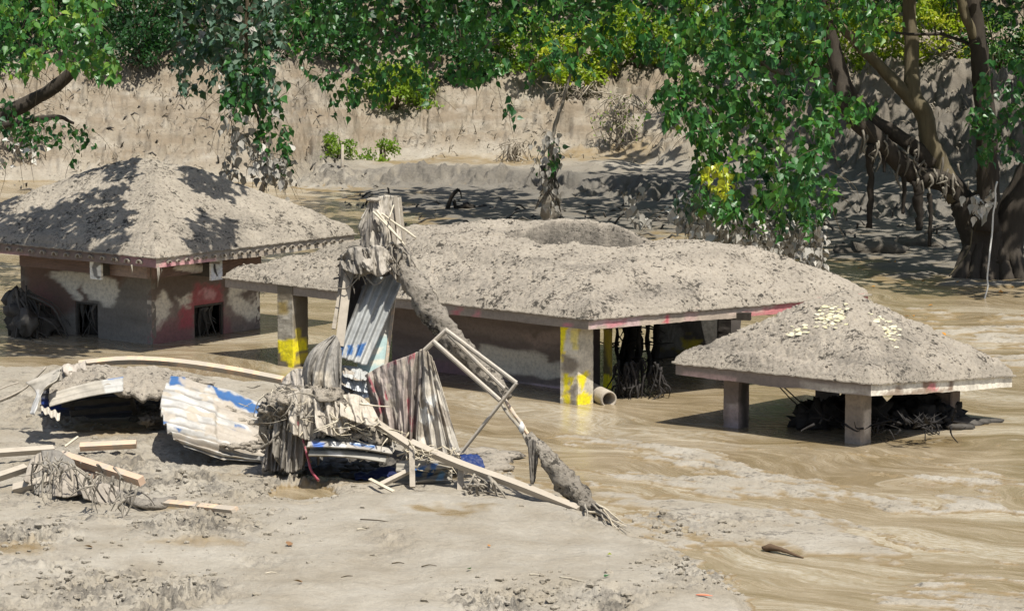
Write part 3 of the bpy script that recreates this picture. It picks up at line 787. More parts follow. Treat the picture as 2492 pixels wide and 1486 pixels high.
# roots and rags washed against the far left corner of the house
rk = MB(); rng = np.random.default_rng(44)
for i in range(16):
    px = rng.uniform(34, 110); c = G(px, 815 + rng.normal(0, 5), 0.0); rk.lump(c + (0, 0, np.interp(px, [34, 55, 110], [.75, .8, .15]) * rng.random()), .13 + .12 * rng.random(), i, (1, .8, 1.2), .8, 1, rng.random() * .6, 2.0)
for i in range(70):
    px = rng.uniform(32, 75); b_ = G(px, 815, 0); p = b_ + np.array([0, -.1, rng.uniform(.2, 1.0)]); e = G(px + abs(rng.normal(0, 45)), 818 + rng.normal(0, 5), 0)
    rk.tube(wobble(curve_pts([p, (p + e) / 2 + rng.normal(0, .1, 3) + (0, 0, .1), e], 9), .03, i), np.linspace(.035, .01, 9) * rng.uniform(.5, 1.2), 5, .5, i, tone=rng.random())
o = rk.build('root_tangle', M['darkmud']); tag(o, 'dark tangle of roots washed against the far left corner of the stained house', 'root tangle')
# row beam plates under the eaves between the brackets
for (p, q, nn) in ((W[:2] + nL * 0.8 + a1 * 2.9, W[:2] + nL * 0.8 - a1 * 0.7, nL), (W[:2] + nR * 0.8 - b1 * 0.7, W[:2] + nR * 0.8 + b1 * 2.3, nR)):
    panel('eaves_beam', v3(p, 1.42), v3(q, 1.42), v3(q, 1.72), v3(p, 1.72), M['paint'], h1, (0.17, 0.11, 0.085),
          [([(260, 640), (380, 640), (350, 690), (280, 690)], (0.27, 0.20, 0.16), 8), ([(420, 650), (500, 640), (490, 660), (430, 668)], CREAM, 5)], nx=50, ny=12, seed=140, thick=0.08)
# tile ends poking out of the mud along the fascia
def tile_ends(parent, p, q, n, z, nn, r=0.085, mat=None):
    me = None
    for i in range(n):
        c = np.array(p) + (np.array(q) - np.array(p)) * (i + 0.5) / n
        if me is None:
            ax = (np.array(q) - np.array(p)); ax = np.array([ax[0], ax[1], 0]) / np.linalg.norm(ax[:2])
            o3 = np.array([nn[0], nn[1], 0.0])
            th = np.linspace(-0.15 * math.pi, 1.15 * math.pi, 9); v = []
            for off in (-0.05, 0.055):
                for rr in (r, r * 0.62):
                    for t_ in th: v.append(ax * math.cos(t_) * rr + np.array([0, 0, math.sin(t_) * rr * 0.8 - 0.02]) + o3 * off)
            f = []
            k = 9
            for j in range(8):
                f += [(j, j + 1, 2 * k + j + 1, 2 * k + j), (k + j + 1, k + j, 3 * k + j, 3 * k + j + 1), (2 * k + j, 2 * k + j + 1, 3 * k + j + 1, 3 * k + j)]
            f += [(2 * k, 3 * k, k, 0), (8, k + 8, 3 * k + 8, 2 * k + 8)]
            me = np_mesh('tile_end', np.array(v), f, None, mat or M['mud'], smooth=False)
        o = link_mesh('tile_end', me, parent, tuple(np.array([c[0], c[1], z]) - origin(parent)))
        o.rotation_euler = (0, random.uniform(-.12, .12), 0); o.scale = [random.uniform(.85, 1.15)] * 3
tile_ends(h1, F1[:2] + b1 * 0.2, R1[:2] - b1 * 0.3, 21, hz + 0.10, nR, r=0.062)
tile_ends(h1, F1[:2] + a1 * 0.25, L1[:2] - a1 * 0.4, 17, hz + 0.10, nL, r=0.068)
# drips of mud hanging from the eaves corner
dm = MB()
for (px, py, L_) in ((383, 655, 0.34), (386, 652, 0.24), (320, 648, 0.16), (392, 650, 0.12)):
    c = G(px, py, hz - 0.0); dm.tube([c + (0, 0.02, 0.03), c + (0.01, 0.02, -L_ * .5), c + (0, 0.02, -L_)], [0.016, 0.012, 0.005], 5, 0.4, px, tone=0.6)
dm.build('mud_drip', M['root'], h1)

# ------------------------------------------------------------------ long house in the middle with the collapsed roof
h2z = 1.36
F2 = G(1432, 802, h2z); L2 = G(548, 698, h2z); R2 = G(2112, 742, h2z)
# keep the plan close to a rectangle
h2 = thing('house', 'long house sunk in mud with a crater in its roof', 'house', (float(F2[0]), float(F2[1] + 4.5), 0))
la2 = np.linalg.norm((L2 - F2)[:2]); lb2 = np.linalg.norm((R2 - F2)[:2])
a2, b2 = frame_dirs(F2, L2, R2)
B2 = L2 + R2 - F2
cr_c = None
def h2f(S, T, d, x, y):
    k = 0.56 * (1 - .36 * sstep(.5, .85, S))
    h = k * np.clip(d, 0, None)
    top = 0.60 + 0.075 * np.clip(y - 54.0, -1, 4.5) + 0.06 * fbm(x * 0.5, y * 0.5, 203, 3)
    h = np.minimum(h, top + 0.06 * (h - top))
    # crater where the ridge has fallen in
    cx, cy = CR
    dx = (x - cx) ; dy = (y - cy)
    al = dx * EX[0] + dy * EX[1]; ac = -dx * EX[1] + dy * EX[0]
    rr = np.sqrt((al / 1.75) ** 2 + (ac / 0.82) ** 2) + 0.16 * fbm(x * 1.1, y * 1.1, 204, 4)
    h = h + 0.12 * 0.6 * np.exp(-((rr - 1.2) / 0.25) ** 2) * np.where(ac > 0, 1.0, 0.2) - 0.07 * np.exp(-((ac + 1.1) / 0.5) ** 2 - (al / 1.0) ** 2) - 0.85 * sstep(1.06, 0.92, rr)
    h = h - 0.07 * np.exp(-((d - 0.9 - 0.25 * fbm(x * .6, y * .6, 205, 2)) / 0.16) ** 2) * sstep(0.2, 0.5, S)
    return h + 0.06 * fbm(x * 0.45, y * 0.45, 206, 3) * sstep(0, 0.8, d)
def h2damp(S, T, d, x, y):
    cx, cy = CR; al = (x - cx) * EX[0] + (y - cy) * EX[1]; ac = -(x - cx) * EX[1] + (y - cy) * EX[0]
    rr = np.sqrt((al / 1.75) ** 2 + (ac / 0.82) ** 2) + 0.16 * fbm(x * 1.1, y * 1.1, 204, 4)
    band = np.exp(-((d - 0.28) / 0.22) ** 2) * sstep(-.15, .3, fbm(x * .8, y * .8, 207, 3)) * (T < .5)
    band2 = np.exp(-((d - 1.35) / 0.25) ** 2) * sstep(0, .35, fbm(x * .7, y * .7, 208, 3)) * (T < .5)
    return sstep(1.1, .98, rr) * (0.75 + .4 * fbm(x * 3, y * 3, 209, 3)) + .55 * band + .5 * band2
CR = (1.72, 56.45); EX = (1.0, 0.08)
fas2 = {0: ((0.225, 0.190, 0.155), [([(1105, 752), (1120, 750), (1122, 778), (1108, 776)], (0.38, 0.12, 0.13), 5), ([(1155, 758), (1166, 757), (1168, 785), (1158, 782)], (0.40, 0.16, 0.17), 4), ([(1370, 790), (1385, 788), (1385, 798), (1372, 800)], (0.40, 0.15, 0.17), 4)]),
        1: ((0.36, 0.295, 0.23), [([(1435, 780), (1560, 765), (1555, 790), (1440, 800)], (0.46, 0.33, 0.31), 5), ([(1475, 785), (1520, 778), (1520, 792), (1475, 797)], (0.48, 0.20, 0.21), 4), ([(1620, 755), (1630, 754), (1632, 788), (1622, 788)], (0.46, 0.09, 0.11), 3),  # right fascia paint lightened to stand for the sun on that side
            ([(1660, 760), (1700, 755), (1695, 780), (1665, 784)], (0.42, 0.29, 0.25), 6), ([(1800, 755), (2120, 700), (2120, 745), (1810, 772)], (0.44, 0.16, 0.16), 5), ([(1760, 760), (1900, 732), (1880, 748), (1780, 768)], (0.46, 0.36, 0.29), 6)])}
o4, RV2 = roof(h2, F2, L2, R2, 0.5, 0.22, h2f, res=0.022, fasc=fas2, seed=200, damp=h2damp)
clods_on('clods', RV2, 2000, h2, M['mud'], 0.008, 0.035, 6)
nL2 = np.array([-b2[0], -b2[1]]); nR2 = np.array([-a2[0], -a2[1]])
# front corner post, side post, thin inner post
pc = G(1404, 985, 0)[:2]
post('post', pc + np.array([0, .18]), 0.40, -0.3, h2z + 0.2, a2, h2, (0.50, 0.455, 0.36),
     [([(1360, 795), (1384, 795), (1376, 840), (1372, 875), (1360, 880)], YELLOW, 2), ([(1365, 855), (1400, 870), (1410, 890), (1390, 905), (1365, 900)], (0.20, 0.17, 0.13), 5), ([(1370, 905), (1384, 908), (1384, 950), (1372, 960)], YELLOW, 2), ([(1384, 912), (1398, 912), (1396, 930), (1388, 935)], YELLOW, 2), ([(1404, 912), (1438, 910), (1430, 935), (1420, 952), (1412, 940)], YELLOW, 2),
      ([(1404, 960), (1440, 958), (1438, 990), (1404, 990)], YELLOW, 2), ([(1366, 960), (1384, 958), (1400, 985), (1380, 990)], YELLOW, 2.5), ([(1384, 940), (1402, 930), (1402, 990), (1388, 980)], (0.24, 0.21, 0.17), 4), ([(1392, 800), (1412, 800), (1408, 850), (1396, 850)], (0.60, 0.50, 0.16), 3)], seed=211, warp=7, label='grey corner post with flecks of yellow paint')
pl_ = G(712, 892, 0)[:2]
post('post', pl_ + np.array([0, .16]), 0.40, -0.3, h2z + 0.2, a2, h2, (0.12, 0.10, 0.07),
     [([(674, 730), (714, 730), (714, 830), (674, 830)], (0.34, 0.31, 0.25), 6), ([(676, 735), (700, 735), (700, 765), (676, 765)], (0.30, 0.22, 0.08), 6), ([(670, 828), (716, 826), (714, 900), (704, 900), (696, 878), (684, 870)], YELLOW, 2), ([(714, 832), (750, 826), (750, 850), (714, 858)], YELLOW, 3), ([(714, 866), (750, 856), (748, 880), (714, 884)], (0.48, 0.38, 0.03), 5), ([(720, 800), (735, 800), (730, 828), (720, 828)], (0.45, 0.36, 0.03), 4)], seed=212, warp=6, label='post with a yellow painted foot and dark upper part')
pt_ = G(1479, 944, 0)[:2]
post('post', pt_ + np.array([0, .05]), 0.11, -0.3, h2z + 0.2, a2, h2, (0.13, 0.11, 0.05), [([(1465, 915), (1490, 915), (1490, 950), (1465, 950)], YELLOW, 1), ([(1470, 800), (1490, 800), (1488, 910), (1474, 880)], (0.32, 0.25, 0.03), 5)], seed=213, warp=5, label='thin dark post with a yellow foot')
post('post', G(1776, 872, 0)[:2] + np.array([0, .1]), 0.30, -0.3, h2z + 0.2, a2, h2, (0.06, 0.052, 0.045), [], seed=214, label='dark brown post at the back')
post('post', G(1946, 842, 0)[:2] + np.array([0, .1]), 0.28, -0.3, h2z + 0.2, a2, h2, (0.085, 0.07, 0.055), [], seed=215)
# long wall set back under the left eaves
A = G(1376, 950, 0)[:2] + np.array([0.0, 0.15]); Bw = A + a2 * 4.3; Cw = A + b2 * 0.75
zt = h2z + 0.2
panel('wall', v3(Bw, -0.3), v3(A, -0.3), v3(A, zt), v3(Bw, zt), M['paint'], h2, (0.165, 0.128, 0.110),
      [([(940, 780), (1080, 790), (1080, 820), (940, 800)], (0.17, 0.13, 0.11), 10), ([(930, 870), (1180, 885), (1190, 945), (930, 930)], (0.20, 0.118, 0.118), 14),
       ([(1120, 800), (1180, 795), (1270, 805), (1300, 830), (1240, 838), (1180, 815)], (0.21, 0.165, 0.14), 8), ([(1260, 805), (1370, 805), (1372, 840), (1300, 850)], (0.25, 0.19, 0.16), 9),
       ([(1165, 838), (1240, 850), (1300, 858), (1370, 880), (1372, 910), (1330, 918), (1290, 905), (1230, 912), (1165, 905)], (0.56, 0.50, 0.40), 6), ([(1300, 800), (1312, 800), (1308, 825), (1298, 822)], BROWN, 4), ([(1330, 860), (1365, 850), (1372, 875), (1340, 878)], BROWN, 5),
       ([(1120, 918), (1200, 925), (1375, 935), (1375, 965), (1200, 955), (1120, 945)], (0.46, 0.34, 0.34), 6), ([(1150, 938), (1375, 952), (1375, 975), (1150, 965)], (0.42, 0.11, 0.15), 6)],
      nx=150, ny=60, seed=221, warp=12, label='dark stained wall with a large cream patch')
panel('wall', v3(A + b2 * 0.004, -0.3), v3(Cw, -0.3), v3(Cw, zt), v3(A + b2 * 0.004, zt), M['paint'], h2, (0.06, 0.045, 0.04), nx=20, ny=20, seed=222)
# back wall of the porch with a faint pale patch and a yellow band
D1 = G(1590, 888, 0)[:2]; D2 = D1 + b2 * 3.0
D1b = D1 + a2 * 0.0
E1 = G(1592, 870, 0)[:2]; E2 = E1 + np.array([1.55, 0.02])
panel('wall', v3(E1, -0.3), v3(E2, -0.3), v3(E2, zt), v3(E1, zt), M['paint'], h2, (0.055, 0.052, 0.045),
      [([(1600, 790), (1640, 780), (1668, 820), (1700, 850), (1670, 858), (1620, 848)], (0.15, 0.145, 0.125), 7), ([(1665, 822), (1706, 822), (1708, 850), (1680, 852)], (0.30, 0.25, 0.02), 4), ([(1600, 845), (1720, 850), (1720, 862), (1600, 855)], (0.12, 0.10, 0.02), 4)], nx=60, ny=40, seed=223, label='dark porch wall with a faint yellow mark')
# wooden bracket below the right eaves
q = G(1800, 775, 1.36); MB().beam(q + np.array([-0.9, 0.5, 0.02]), q + np.array([0.22, 0.3, 0.0]), 0.16, 0.13, tone=0.3).build('beam', M['bark'], h2, smooth=False)
# roots and rags hanging in the porch
rm = MB(); rng = np.random.default_rng(31)
for px in np.linspace(1502, 1588, 7):
    d = G(px + 4, 915 + rng.normal(0, 6), 0)
    top = np.array([d[0] + rng.normal(0, 0.05), d[1] + rng.normal(0, .1), zt - 0.05])
    rm.tube(wobble(curve_pts([top, (top + d) / 2 + rng.normal(0, 0.05, 3), d], 14), 0.05, int(px)), np.linspace(0.05, 0.075, 14) * rng.uniform(.5, 1.2), 6, 0.5, int(px), tone=0.2)
    for j in range(9):
        p = top + (d - top) * rng.random(); q2 = p + rng.normal(0, 1, 3) * (0.22, 0.15, 0.10)
        rm.tube(curve_pts([p, (p + q2) / 2 + rng.normal(0, .04, 3), q2], 6), [0.018, 0.016, 0.014, 0.012, 0.01, 0.006], 4, 0.3, j, tone=rng.random() * 0.4)
rag_tangle(rm, G(1560, 925, 0.30), 0.9, 0.4, 0.5, 60, 33, (1, 0), 0.5, 0.022)
tag(rm.build('root_tangle', M['black']), 'black tangle of roots hanging in the porch behind the yellow flecked post', 'root tangle')
# concrete pipe lying in the mud
pp = MB(); c0 = G(1452, 962, 0.06); c1 = G(1470, 984, 0.10); ax = (c1 - c0); ax /= np.linalg.norm(ax)
ax = np.array([0.36, -0.93, -0.05]); ax /= np.linalg.norm(ax); c1 = G(1482, 972, 0.10); c0 = c1 - ax * 0.75
sd = np.cross(ax, (0, 0, 1)); sd /= np.linalg.norm(sd); u3 = np.cross(sd, ax)
v = []; q = []
prof = [(0, .15), (.95, .15), (1, .145), (1, .115), (.0, .11)]
for (t_, r_) in prof:
    for k in range(20): v.append(c0 + ax * 0.75 * t_ + sd * math.cos(k * .314159) * r_ + u3 * math.sin(k * .314159) * r_)
for i in range(4):
    for k in range(20): q.append((i * 20 + k, i * 20 + (k + 1) % 20, (i + 1) * 20 + (k + 1) % 20, (i + 1) * 20 + k))
pp.add(v, q, tone=0.5)
tag(pp.build('pipe', M['pipe']), 'short brown pipe half sunk in mud beside the yellow flecked corner post', 'pipe')

# ------------------------------------------------------------------ small open pavilion at the right
pz = 0.88
pu = np.array([-0.77, 0.64]); pv = np.array([0.67, 0.742])
PC = np.array([5.45, 50.35])
def pcn(a, b, z): return np.array([*(PC + pu * a + pv * b), z])
k_ = 1.96
F3 = pcn(-k_ * 0.98, -k_, pz); L3 = pcn(k_ * 0.96, -k_, pz - 0.02); R3 = pcn(-k_, k_ * 1.02, pz - 0.30)
pav = thing('pavilion', 'small open pavilion with a muddy pyramid roof on four square pillars', 'pavilion', (float(PC[0]), float(PC[1]), 0))
def h3f(S, T, d, x, y):
    return 0.60 * np.clip(d, 0, None) - 0.03 * np.exp(-((1.95 - d) / 0.10) ** 2) - 0.06 * np.exp(-((d - 0.35) / 0.10) ** 2) * sstep(.5, .2, T) + 0.04 * fbm(x, y, 305, 2)
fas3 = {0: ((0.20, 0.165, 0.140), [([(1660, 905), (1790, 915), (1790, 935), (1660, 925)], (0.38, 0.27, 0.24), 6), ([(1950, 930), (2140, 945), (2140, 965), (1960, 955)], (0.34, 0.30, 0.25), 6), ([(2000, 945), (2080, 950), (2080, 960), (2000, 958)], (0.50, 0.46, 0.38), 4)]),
        1: ((0.62, 0.57, 0.47), [([(2180, 935), (2200, 933), (2200, 965), (2180, 965)], (0.25, 0.19, 0.14), 6), ([(2250, 925), (2275, 925), (2270, 955), (2252, 955)], (0.26, 0.17, 0.12), 6), ([(2305, 920), (2320, 920), (2318, 955), (2306, 955)], (0.20, 0.14, 0.10), 4), ([(2264, 930), (2274, 930), (2274, 955), (2264, 955)], (0.5, 0.18, 0.18), 3), ([(2150, 955), (2300, 945), (2300, 960), (2150, 968)], (0.30, 0.23, 0.17), 6)])}  # cream of the right fascia brightened to look sunlit
o4, RV3 = roof(pav, F3, L3, R3, 0.5, 0.235, h3f, res=0.017, fasc=fas3, seed=300, Bz=pz - 0.12, damp=lambda S, T, d, x, y: .6 * np.exp(-((d - .30) / .16) ** 2) * sstep(-.3, .2, fbm(x * .8, y * .8, 308, 3)) * (T < .3) + .35 * sstep(.1, .5, fbm(x * 1.2, y * 1.2, 309, 3)))
clods_on('clods', RV3, 700, pav, M['mud'], 0.007, 0.028, 7)
# bared chips of yellow and white roof paint near the top
ch = MB(); rng = np.random.default_rng(12)
Pv = RV3[2:-2, 2:-2].reshape(-1, 3); uu_, vv_ = proj(Pv)
Nv = np.cross(np.gradient(RV3, 9, axis=1), np.gradient(RV3, 9, axis=0))[2:-2, 2:-2].reshape(-1, 3); Nv *= np.sign(Nv[:, 2:3]); Nv /= np.linalg.norm(Nv, axis=1, keepdims=True)
def chip(m, p, n_, r, seed, tone):
    n_ = n_ * .5 + np.array([0, -.42, .75]) * .5; n_ /= np.linalg.norm(n_); a = np.cross(n_, (0, 0, 1)); a /= np.linalg.norm(a); b = np.cross(n_, a); V, F_ = ICO[0]
    d_ = 1 + .5 * fbm(V[:, 0] * 1.5 + seed, V[:, 1] * 1.5, seed % 91, 2)
    V = V * d_[:, None] * r; m.add(p + V[:, :1] * a * 1.3 + V[:, 1:2] * b * .8 + V[:, 2:] * n_ * .22, None, F_, tone)
for poly, n in (([(1985, 765), (2005, 742), (2062, 738), (2062, 790), (2030, 800), (1985, 800)], 46), ([(1910, 800), (1960, 782), (1970, 810), (1915, 818)], 14), ([(2110, 755), (2200, 800), (2180, 820), (2130, 790)], 12), ([(2150, 800), (2190, 815), (2185, 850), (2150, 830)], 10)):
    ids = np.where(sdist(poly, uu_, vv_) > 0)[0]
    for i in rng.choice(ids, int(n * 6), replace=len(ids) < n * 6):
        t_ = rng.random() * 6.28
        chip(ch, Pv[i] + Nv[i] * .01, Nv[i], 0.014 + 0.042 * rng.random() ** 2, int(i), rng.random())
ch.build('paint_chips', mat_tone('chipped_cream_paint', (0.44, 0.39, 0.20), (0.52, 0.49, 0.40), scale=20), pav, smooth=False, kind='stuff')
ppos = {'L': (1793, 1042), 'F': (2090, 1080), 'R': (2308, 1032)}
pL, pF, pR = [G(*ppos[k], 0)[:2] for k in 'LFR']; pB = pL + pR - pF
for nm, pp_, base, lay in (('L', pL, (0.16, 0.13, 0.115), [([(1770, 985), (1800, 980), (1796, 1010), (1785, 1010)], (0.34, 0.30, 0.28), 5), ([(1805, 930), (1820, 930), (1820, 1045), (1805, 1045)], (0.05, 0.045, 0.04), 4), ([(1770, 990), (1806, 990), (1806, 1050), (1770, 1050)], (0.26, 0.21, 0.20), 12)]),
                           ('F', pF, (0.24, 0.20, 0.16), [([(2104, 1000), (2122, 990), (2120, 1050), (2106, 1060)], (0.44, 0.38, 0.31), 4)]),
                           ('R', pR, (0.155, 0.12, 0.10), [([(2310, 950), (2318, 950), (2318, 1040), (2310, 1040)], (0.07, 0.055, 0.05), 4)]),
                           ('B', pB, (0.10, 0.085, 0.07), [])):
    post('pillar', pp_ + np.array([0, 0.16]), 0.30, -0.3, pz + (0.0 if nm == 'R' else 0.16), pu, pav, base, lay, seed=320 + ord(nm), warp=5)
# debris caught between the pillars, its deep shade painted as black
dk = MB(); rng = np.random.default_rng(77)
for i in range(30):
    px = rng.uniform(1965, 2315); c = G(px, 1028 + rng.normal(0, 8), 0.02)
    hgt = np.interp(px, [1960, 2000, 2040, 2080, 2140, 2180, 2220, 2260, 2300, 2340], [.15, .4, .6, .5, .35, .3, .38, .45, .3, .12])
    dk.lump(c + (0, 0, hgt * rng.random() * .7), 0.12 + 0.16 * rng.random(), int(rng.integers(0, 999)), (1.2, 1, 0.9), amp=0.9, res=2, tone=rng.random() * .5, freq=3.0)
for i in range(60):
    px = rng.uniform(1945, 2320); c = G(px, 1028 + rng.normal(0, 8), 0.1 + 0.25 * rng.random())
    q2 = c + rng.normal(0, 1, 3) * (0.22, 0.15, 0.16)
    dk.tube(curve_pts([c, (c + q2) / 2 + rng.normal(0, .05, 3), q2], 6), np.linspace(.02, .005, 6), 4, .4, i, tone=rng.random() * .5)
for i in range(26):   # ragged fronds
    c = G(rng.uniform(2205, 2270), 1030, 0.30 + .12 * rng.random()); q2 = c + np.array([rng.normal(0, .12), rng.normal(0, .1), .05 + .16 * rng.random()])
    dk.tube([c, (c + q2) / 2, q2], [.03, .035, .004], 4, .3, i, flat=.3, tone=.2)
tag(dk.build('shade_black_debris', M['black']), 'debris heaped between the pavilion pillars, deep shade painted black', 'debris')
mdb = MB()
for (px, py, r_) in ((2345, 1030, .16), (2380, 1026, .12), (2418, 1024, .08), (2330, 1040, .12)):
    mdb.lump(G(px, py, 0.02), r_, px, (1.9, 1, .6), amp=.5, res=1, tone=.3)
tag(mdb.build('rag', M['darkmud']), 'dark rag lying in the mud at the foot of the right pavilion pillar', 'rag')
wr = MB(); 
for (px0, py0, px1, py1) in ((1898, 942, 1958, 1000), (1908, 942, 1990, 1010), (1958, 1000, 1985, 1012), (1990, 1010, 2040, 1006)):
    a_ = PD(px0, py0, 49.6); b_ = PD(px1, py1, 49.9); wr.tube(curve_pts([a_, (a_ + b_) / 2 + (0, 0, -.02), b_], 8), 0.011, 4, tone=.3)
tag(wr.build('wire', M['black']), 'thin dark wires sagging from the pavilion roof into the debris', 'wire')
# ------------------------------------------------------------------ trees and bushes
LV = np.array([(0, 0, 0), (-.30, .10, .05), (.30, .10, .05), (-.37, .36, .07), (.37, .36, .07), (-.15, .70, .03), (.15, .70, .03), (0, 1.08, -.06), (0, .36, -.02), (0, .70, -.03)], float)
LQ = np.array([(0, 8, 3, 1), (0, 2, 4, 8), (8, 9, 5, 3), (8, 4, 6, 9)]); LT = np.array([(9, 7, 5), (9, 6, 7)])
SV = np.array([(0, 0, 0), (-.28, .42, .06), (.28, .42, .06), (0, 1.0, 0)], float); SQ = np.array([(0, 2, 3, 1)])

def leaf_frames(n, rng, down=0.8, spread=0.55, face=None, facew=0.5):
    tip = rng.normal(0, spread, (n, 3)); tip[:, 2] -= down
    tip /= np.linalg.norm(tip, axis=1, keepdims=True)
    nr = rng.normal(0, 0.6, (n, 3))
    nr += np.array(face if face is not None else (SUN_DIR.x * .6, -0.7, 0.7)) * facew * 1.6
    nr -= tip * np.sum(nr * tip, 1, keepdims=True)
    nr /= np.linalg.norm(nr, axis=1, keepdims=True) + 1e-9
    sd = np.cross(tip, nr)
    return sd, tip, nr

def leaves_mesh(name, pos, fr, size, tone, mat, parent, simple=False, kind='stuff'):
    V0, Q0, T0 = (SV, SQ, None) if simple else (LV, LQ, LT)
    sd, tip, nr = fr; n = len(pos); k = len(V0)
    v = pos[:, None, :] + size[:, None, None] * (V0[None, :, 0:1] * sd[:, None] + V0[None, :, 1:2] * tip[:, None] + V0[None, :, 2:3] * nr[:, None])
    off = (np.arange(n) * k)[:, None, None]
    q = (Q0[None] + off).reshape(-1, 4); t = (T0[None] + off).reshape(-1, 3) if T0 is not None else None
    o = add_np(name, v.reshape(-1, 3), q, t, mat, parent, smooth=True, attrs={'tone': np.repeat(tone, k)})
    if kind: o['kind'] = kind
    return o

LEAFMESH = {}
def leaf_object(matname, tone, parent, pos, fr, i, size):
    key = (matname, int(tone * 5.99))
    if key not in LEAFMESH:
        LEAFMESH[key] = np_mesh('leaf', LV, LQ, LT, M[matname], attrs={'tone': np.full(len(LV), (key[1] + .5) / 6)})
    o = bpy.data.objects.new('leaf', LEAFMESH[key]); COL.objects.link(o)
    o.parent = parent
    sd, tip, nr = fr[0][i] * size, fr[1][i] * size, fr[2][i] * size
    p = pos[i] - origin(parent)
    o.matrix_local = Matrix(((sd[0], tip[0], nr[0], p[0]), (sd[1], tip[1], nr[1], p[1]), (sd[2], tip[2], nr[2], p[2]), (0, 0, 0, 1)))
    return o

def hang_cluster(parent, name, poly, d0, d1, n, seed, mat='leaf', size=(0.11, 0.25), tone=(0.1, 0.6), indiv=0, twiglen=(0.4, 1.0), muddy=None, down=0.8, yellow=None, tol=22, label=None, margin=True, bright=0.0):
    """leafy hanging shoots that fill an outline at a distance d0..d1; own twigs"""
    rng = np.random.default_rng(seed)
    poly = np.array(poly, float); lo = poly.min(0); hi = poly.max(0)
    P = []; tw = MB(); ti = 0; clump = []
    while len(P) < n:
        ti += 1
        if ti > n * 3: break
        px, py = lo + rng.random(2) * (hi - lo)
        if sdist(poly, np.array([px]), np.array([py]))[0] < -8: continue
        d = d0 + (d1 - d0) * rng.random()
        p = PD(px, py, d); L = rng.uniform(*twiglen)
        dirn = np.array([rng.normal(0, .45), rng.normal(0, .35), -rng.uniform(.25, 1.0)]); dirn /= np.linalg.norm(dirn)
        pts = curve_pts([p, p + dirn * L * .5 + (rng.normal(0, .05), 0, .05), p + dirn * L + (0, 0, -.12 * L)], 6)
        cl = rng.random()
        k = int(L / 0.055)
        keep = 0
        for j in range(k):
            t = rng.random(); q = pts[0] * (1 - t) ** 2 + 2 * pts[2] * t * (1 - t) + pts[-1] * t * t + rng.normal(0, .055, 3)
            P.append(q); clump.append(cl); keep += 1
        tw.tube(pts, np.linspace(.009, .003, 6), 3, tone=rng.random())
    P = np.array(P); clump = np.array(clump)
    u, v = proj(P)
    s = sdist(poly, u + 10 * fbm(u / 40, v / 40, seed, 2), v)
    ok = s > -tol * rng.random(len(P)) ** 2
    P = P[ok]; clump = clump[ok]; u = u[ok]; v = v[ok]; n = len(P)
    fr = leaf_frames(n, rng, down)
    size_ = rng.uniform(size[0], size[1], n)
    tn = np.clip(tone[0] + (tone[1] - tone[0]) * (0.55 * clump + 0.45 * rng.random(n)) + (rng.random(n) < .04) * .3, 0, 1)
    mats = np.array([mat] * n, dtype=object)
    if muddy is not None:
        mv = rng.random(n) < muddy(u, v); mats[mv] = 'leaf_mud'; tn[mv] = rng.random(mv.sum())
    if yellow is not None:
        yv = sdist(yellow, u, v) > -4; mats[yv] = 'leaf_yellow'; tn[yv] = rng.random(yv.sum())
    br = tw.build(name, M['twig'], parent)
    if label: br['label'] = label
    dist = P[:, 1]
    ins = (u > 0) & (u < IMG_W) & (v > 0) & (v < IMG_H)
    order = np.argsort(np.where(ins, dist, 1e6) + rng.random(n) * .4)
    one = order[:indiv] if indiv else []
    one = [i for i in one if ins[i]]
    for i in one: leaf_object(mats[i], float(tn[i]), br, P, fr, i, float(size_[i]))
    rest = np.ones(n, bool); rest[list(one)] = False
    for mn in set(mats):
        r = rest & (mats == mn)
        if r.sum(): leaves_mesh('foliage', P[r], [f[r] for f in fr], size_[r], tn[r], M[mn], br)
    return br

def limb(m, pts, r0, r1, seed, n=26, seg=10, rough=.16, tone=.5):
    P = curve_pts(pts, n); m.tube(wobble(P, .03, seed), np.linspace(r0, r1, n), seg, rough, seed, tone, fs=1.5)
    return m

# ---- big fig tree, right
TR = G(2395, 676, 0)
tr = thing('fig_tree', 'big dark fig tree with spreading trunks on the muddy right shore', 'tree', tuple(float(a) for a in TR))
D = 71.4
m = MB()
limb(m, [PD(2420, 700, D), PD(2410, 630, D), PD(2385, 560, D), PD(2350, 480, D)], .58, .44, 1, seg=16, rough=.25)
for a_, s_ in ((2330, 11), (2365, 12), (2450, 13), (2490, 14), (2400, 15)):   # buttress roots
    limb(m, [PD(2410 + (a_ - 2410) * .4, 560, D - .2), PD(2410 + (a_ - 2410) * .75, 630, D - .35), PD(a_, 690, D - .5)], .14, .20, s_, n=12, rough=.25)
m.build('trunk', M['bark'], tr)
m = MB(); limb(m, [PD(2355, 500, D), PD(2300, 440, D - .1), PD(2225, 425, D - .3), PD(2150, 355, D - .4), PD(2075, 280, D - .4), PD(2052, 230, D - .3), PD(2030, 120, D), PD(2005, 20, D), PD(1985, -90, D)], .29, .12, 2, n=40); m.build('limb', M['bark'], tr)
m = MB(); limb(m, [PD(2330, 480, D), PD(2290, 410, D), PD(2262, 340, D), PD(2250, 280, D), PD(2225, 235, D), PD(2217, 120, D + .2), PD(2208, -90, D + .3)], .28, .15, 3, n=34); m.build('limb', M['bark_light'], tr)
m = MB(); limb(m, [PD(2236, 262, D), PD(2190, 215, D), PD(2140, 160, D), PD(2080, 100, D), PD(2040, 60, D)], .17, .10, 4); m.build('limb', M['bark_light'], tr)
m = MB(); limb(m, [PD(2270, 400, D - .1), PD(2195, 335, D - .1), PD(2120, 285, D), PD(2065, 210, D), PD(2040, 130, D)], .20, .10, 5); m.build('limb', M['bark'], tr)
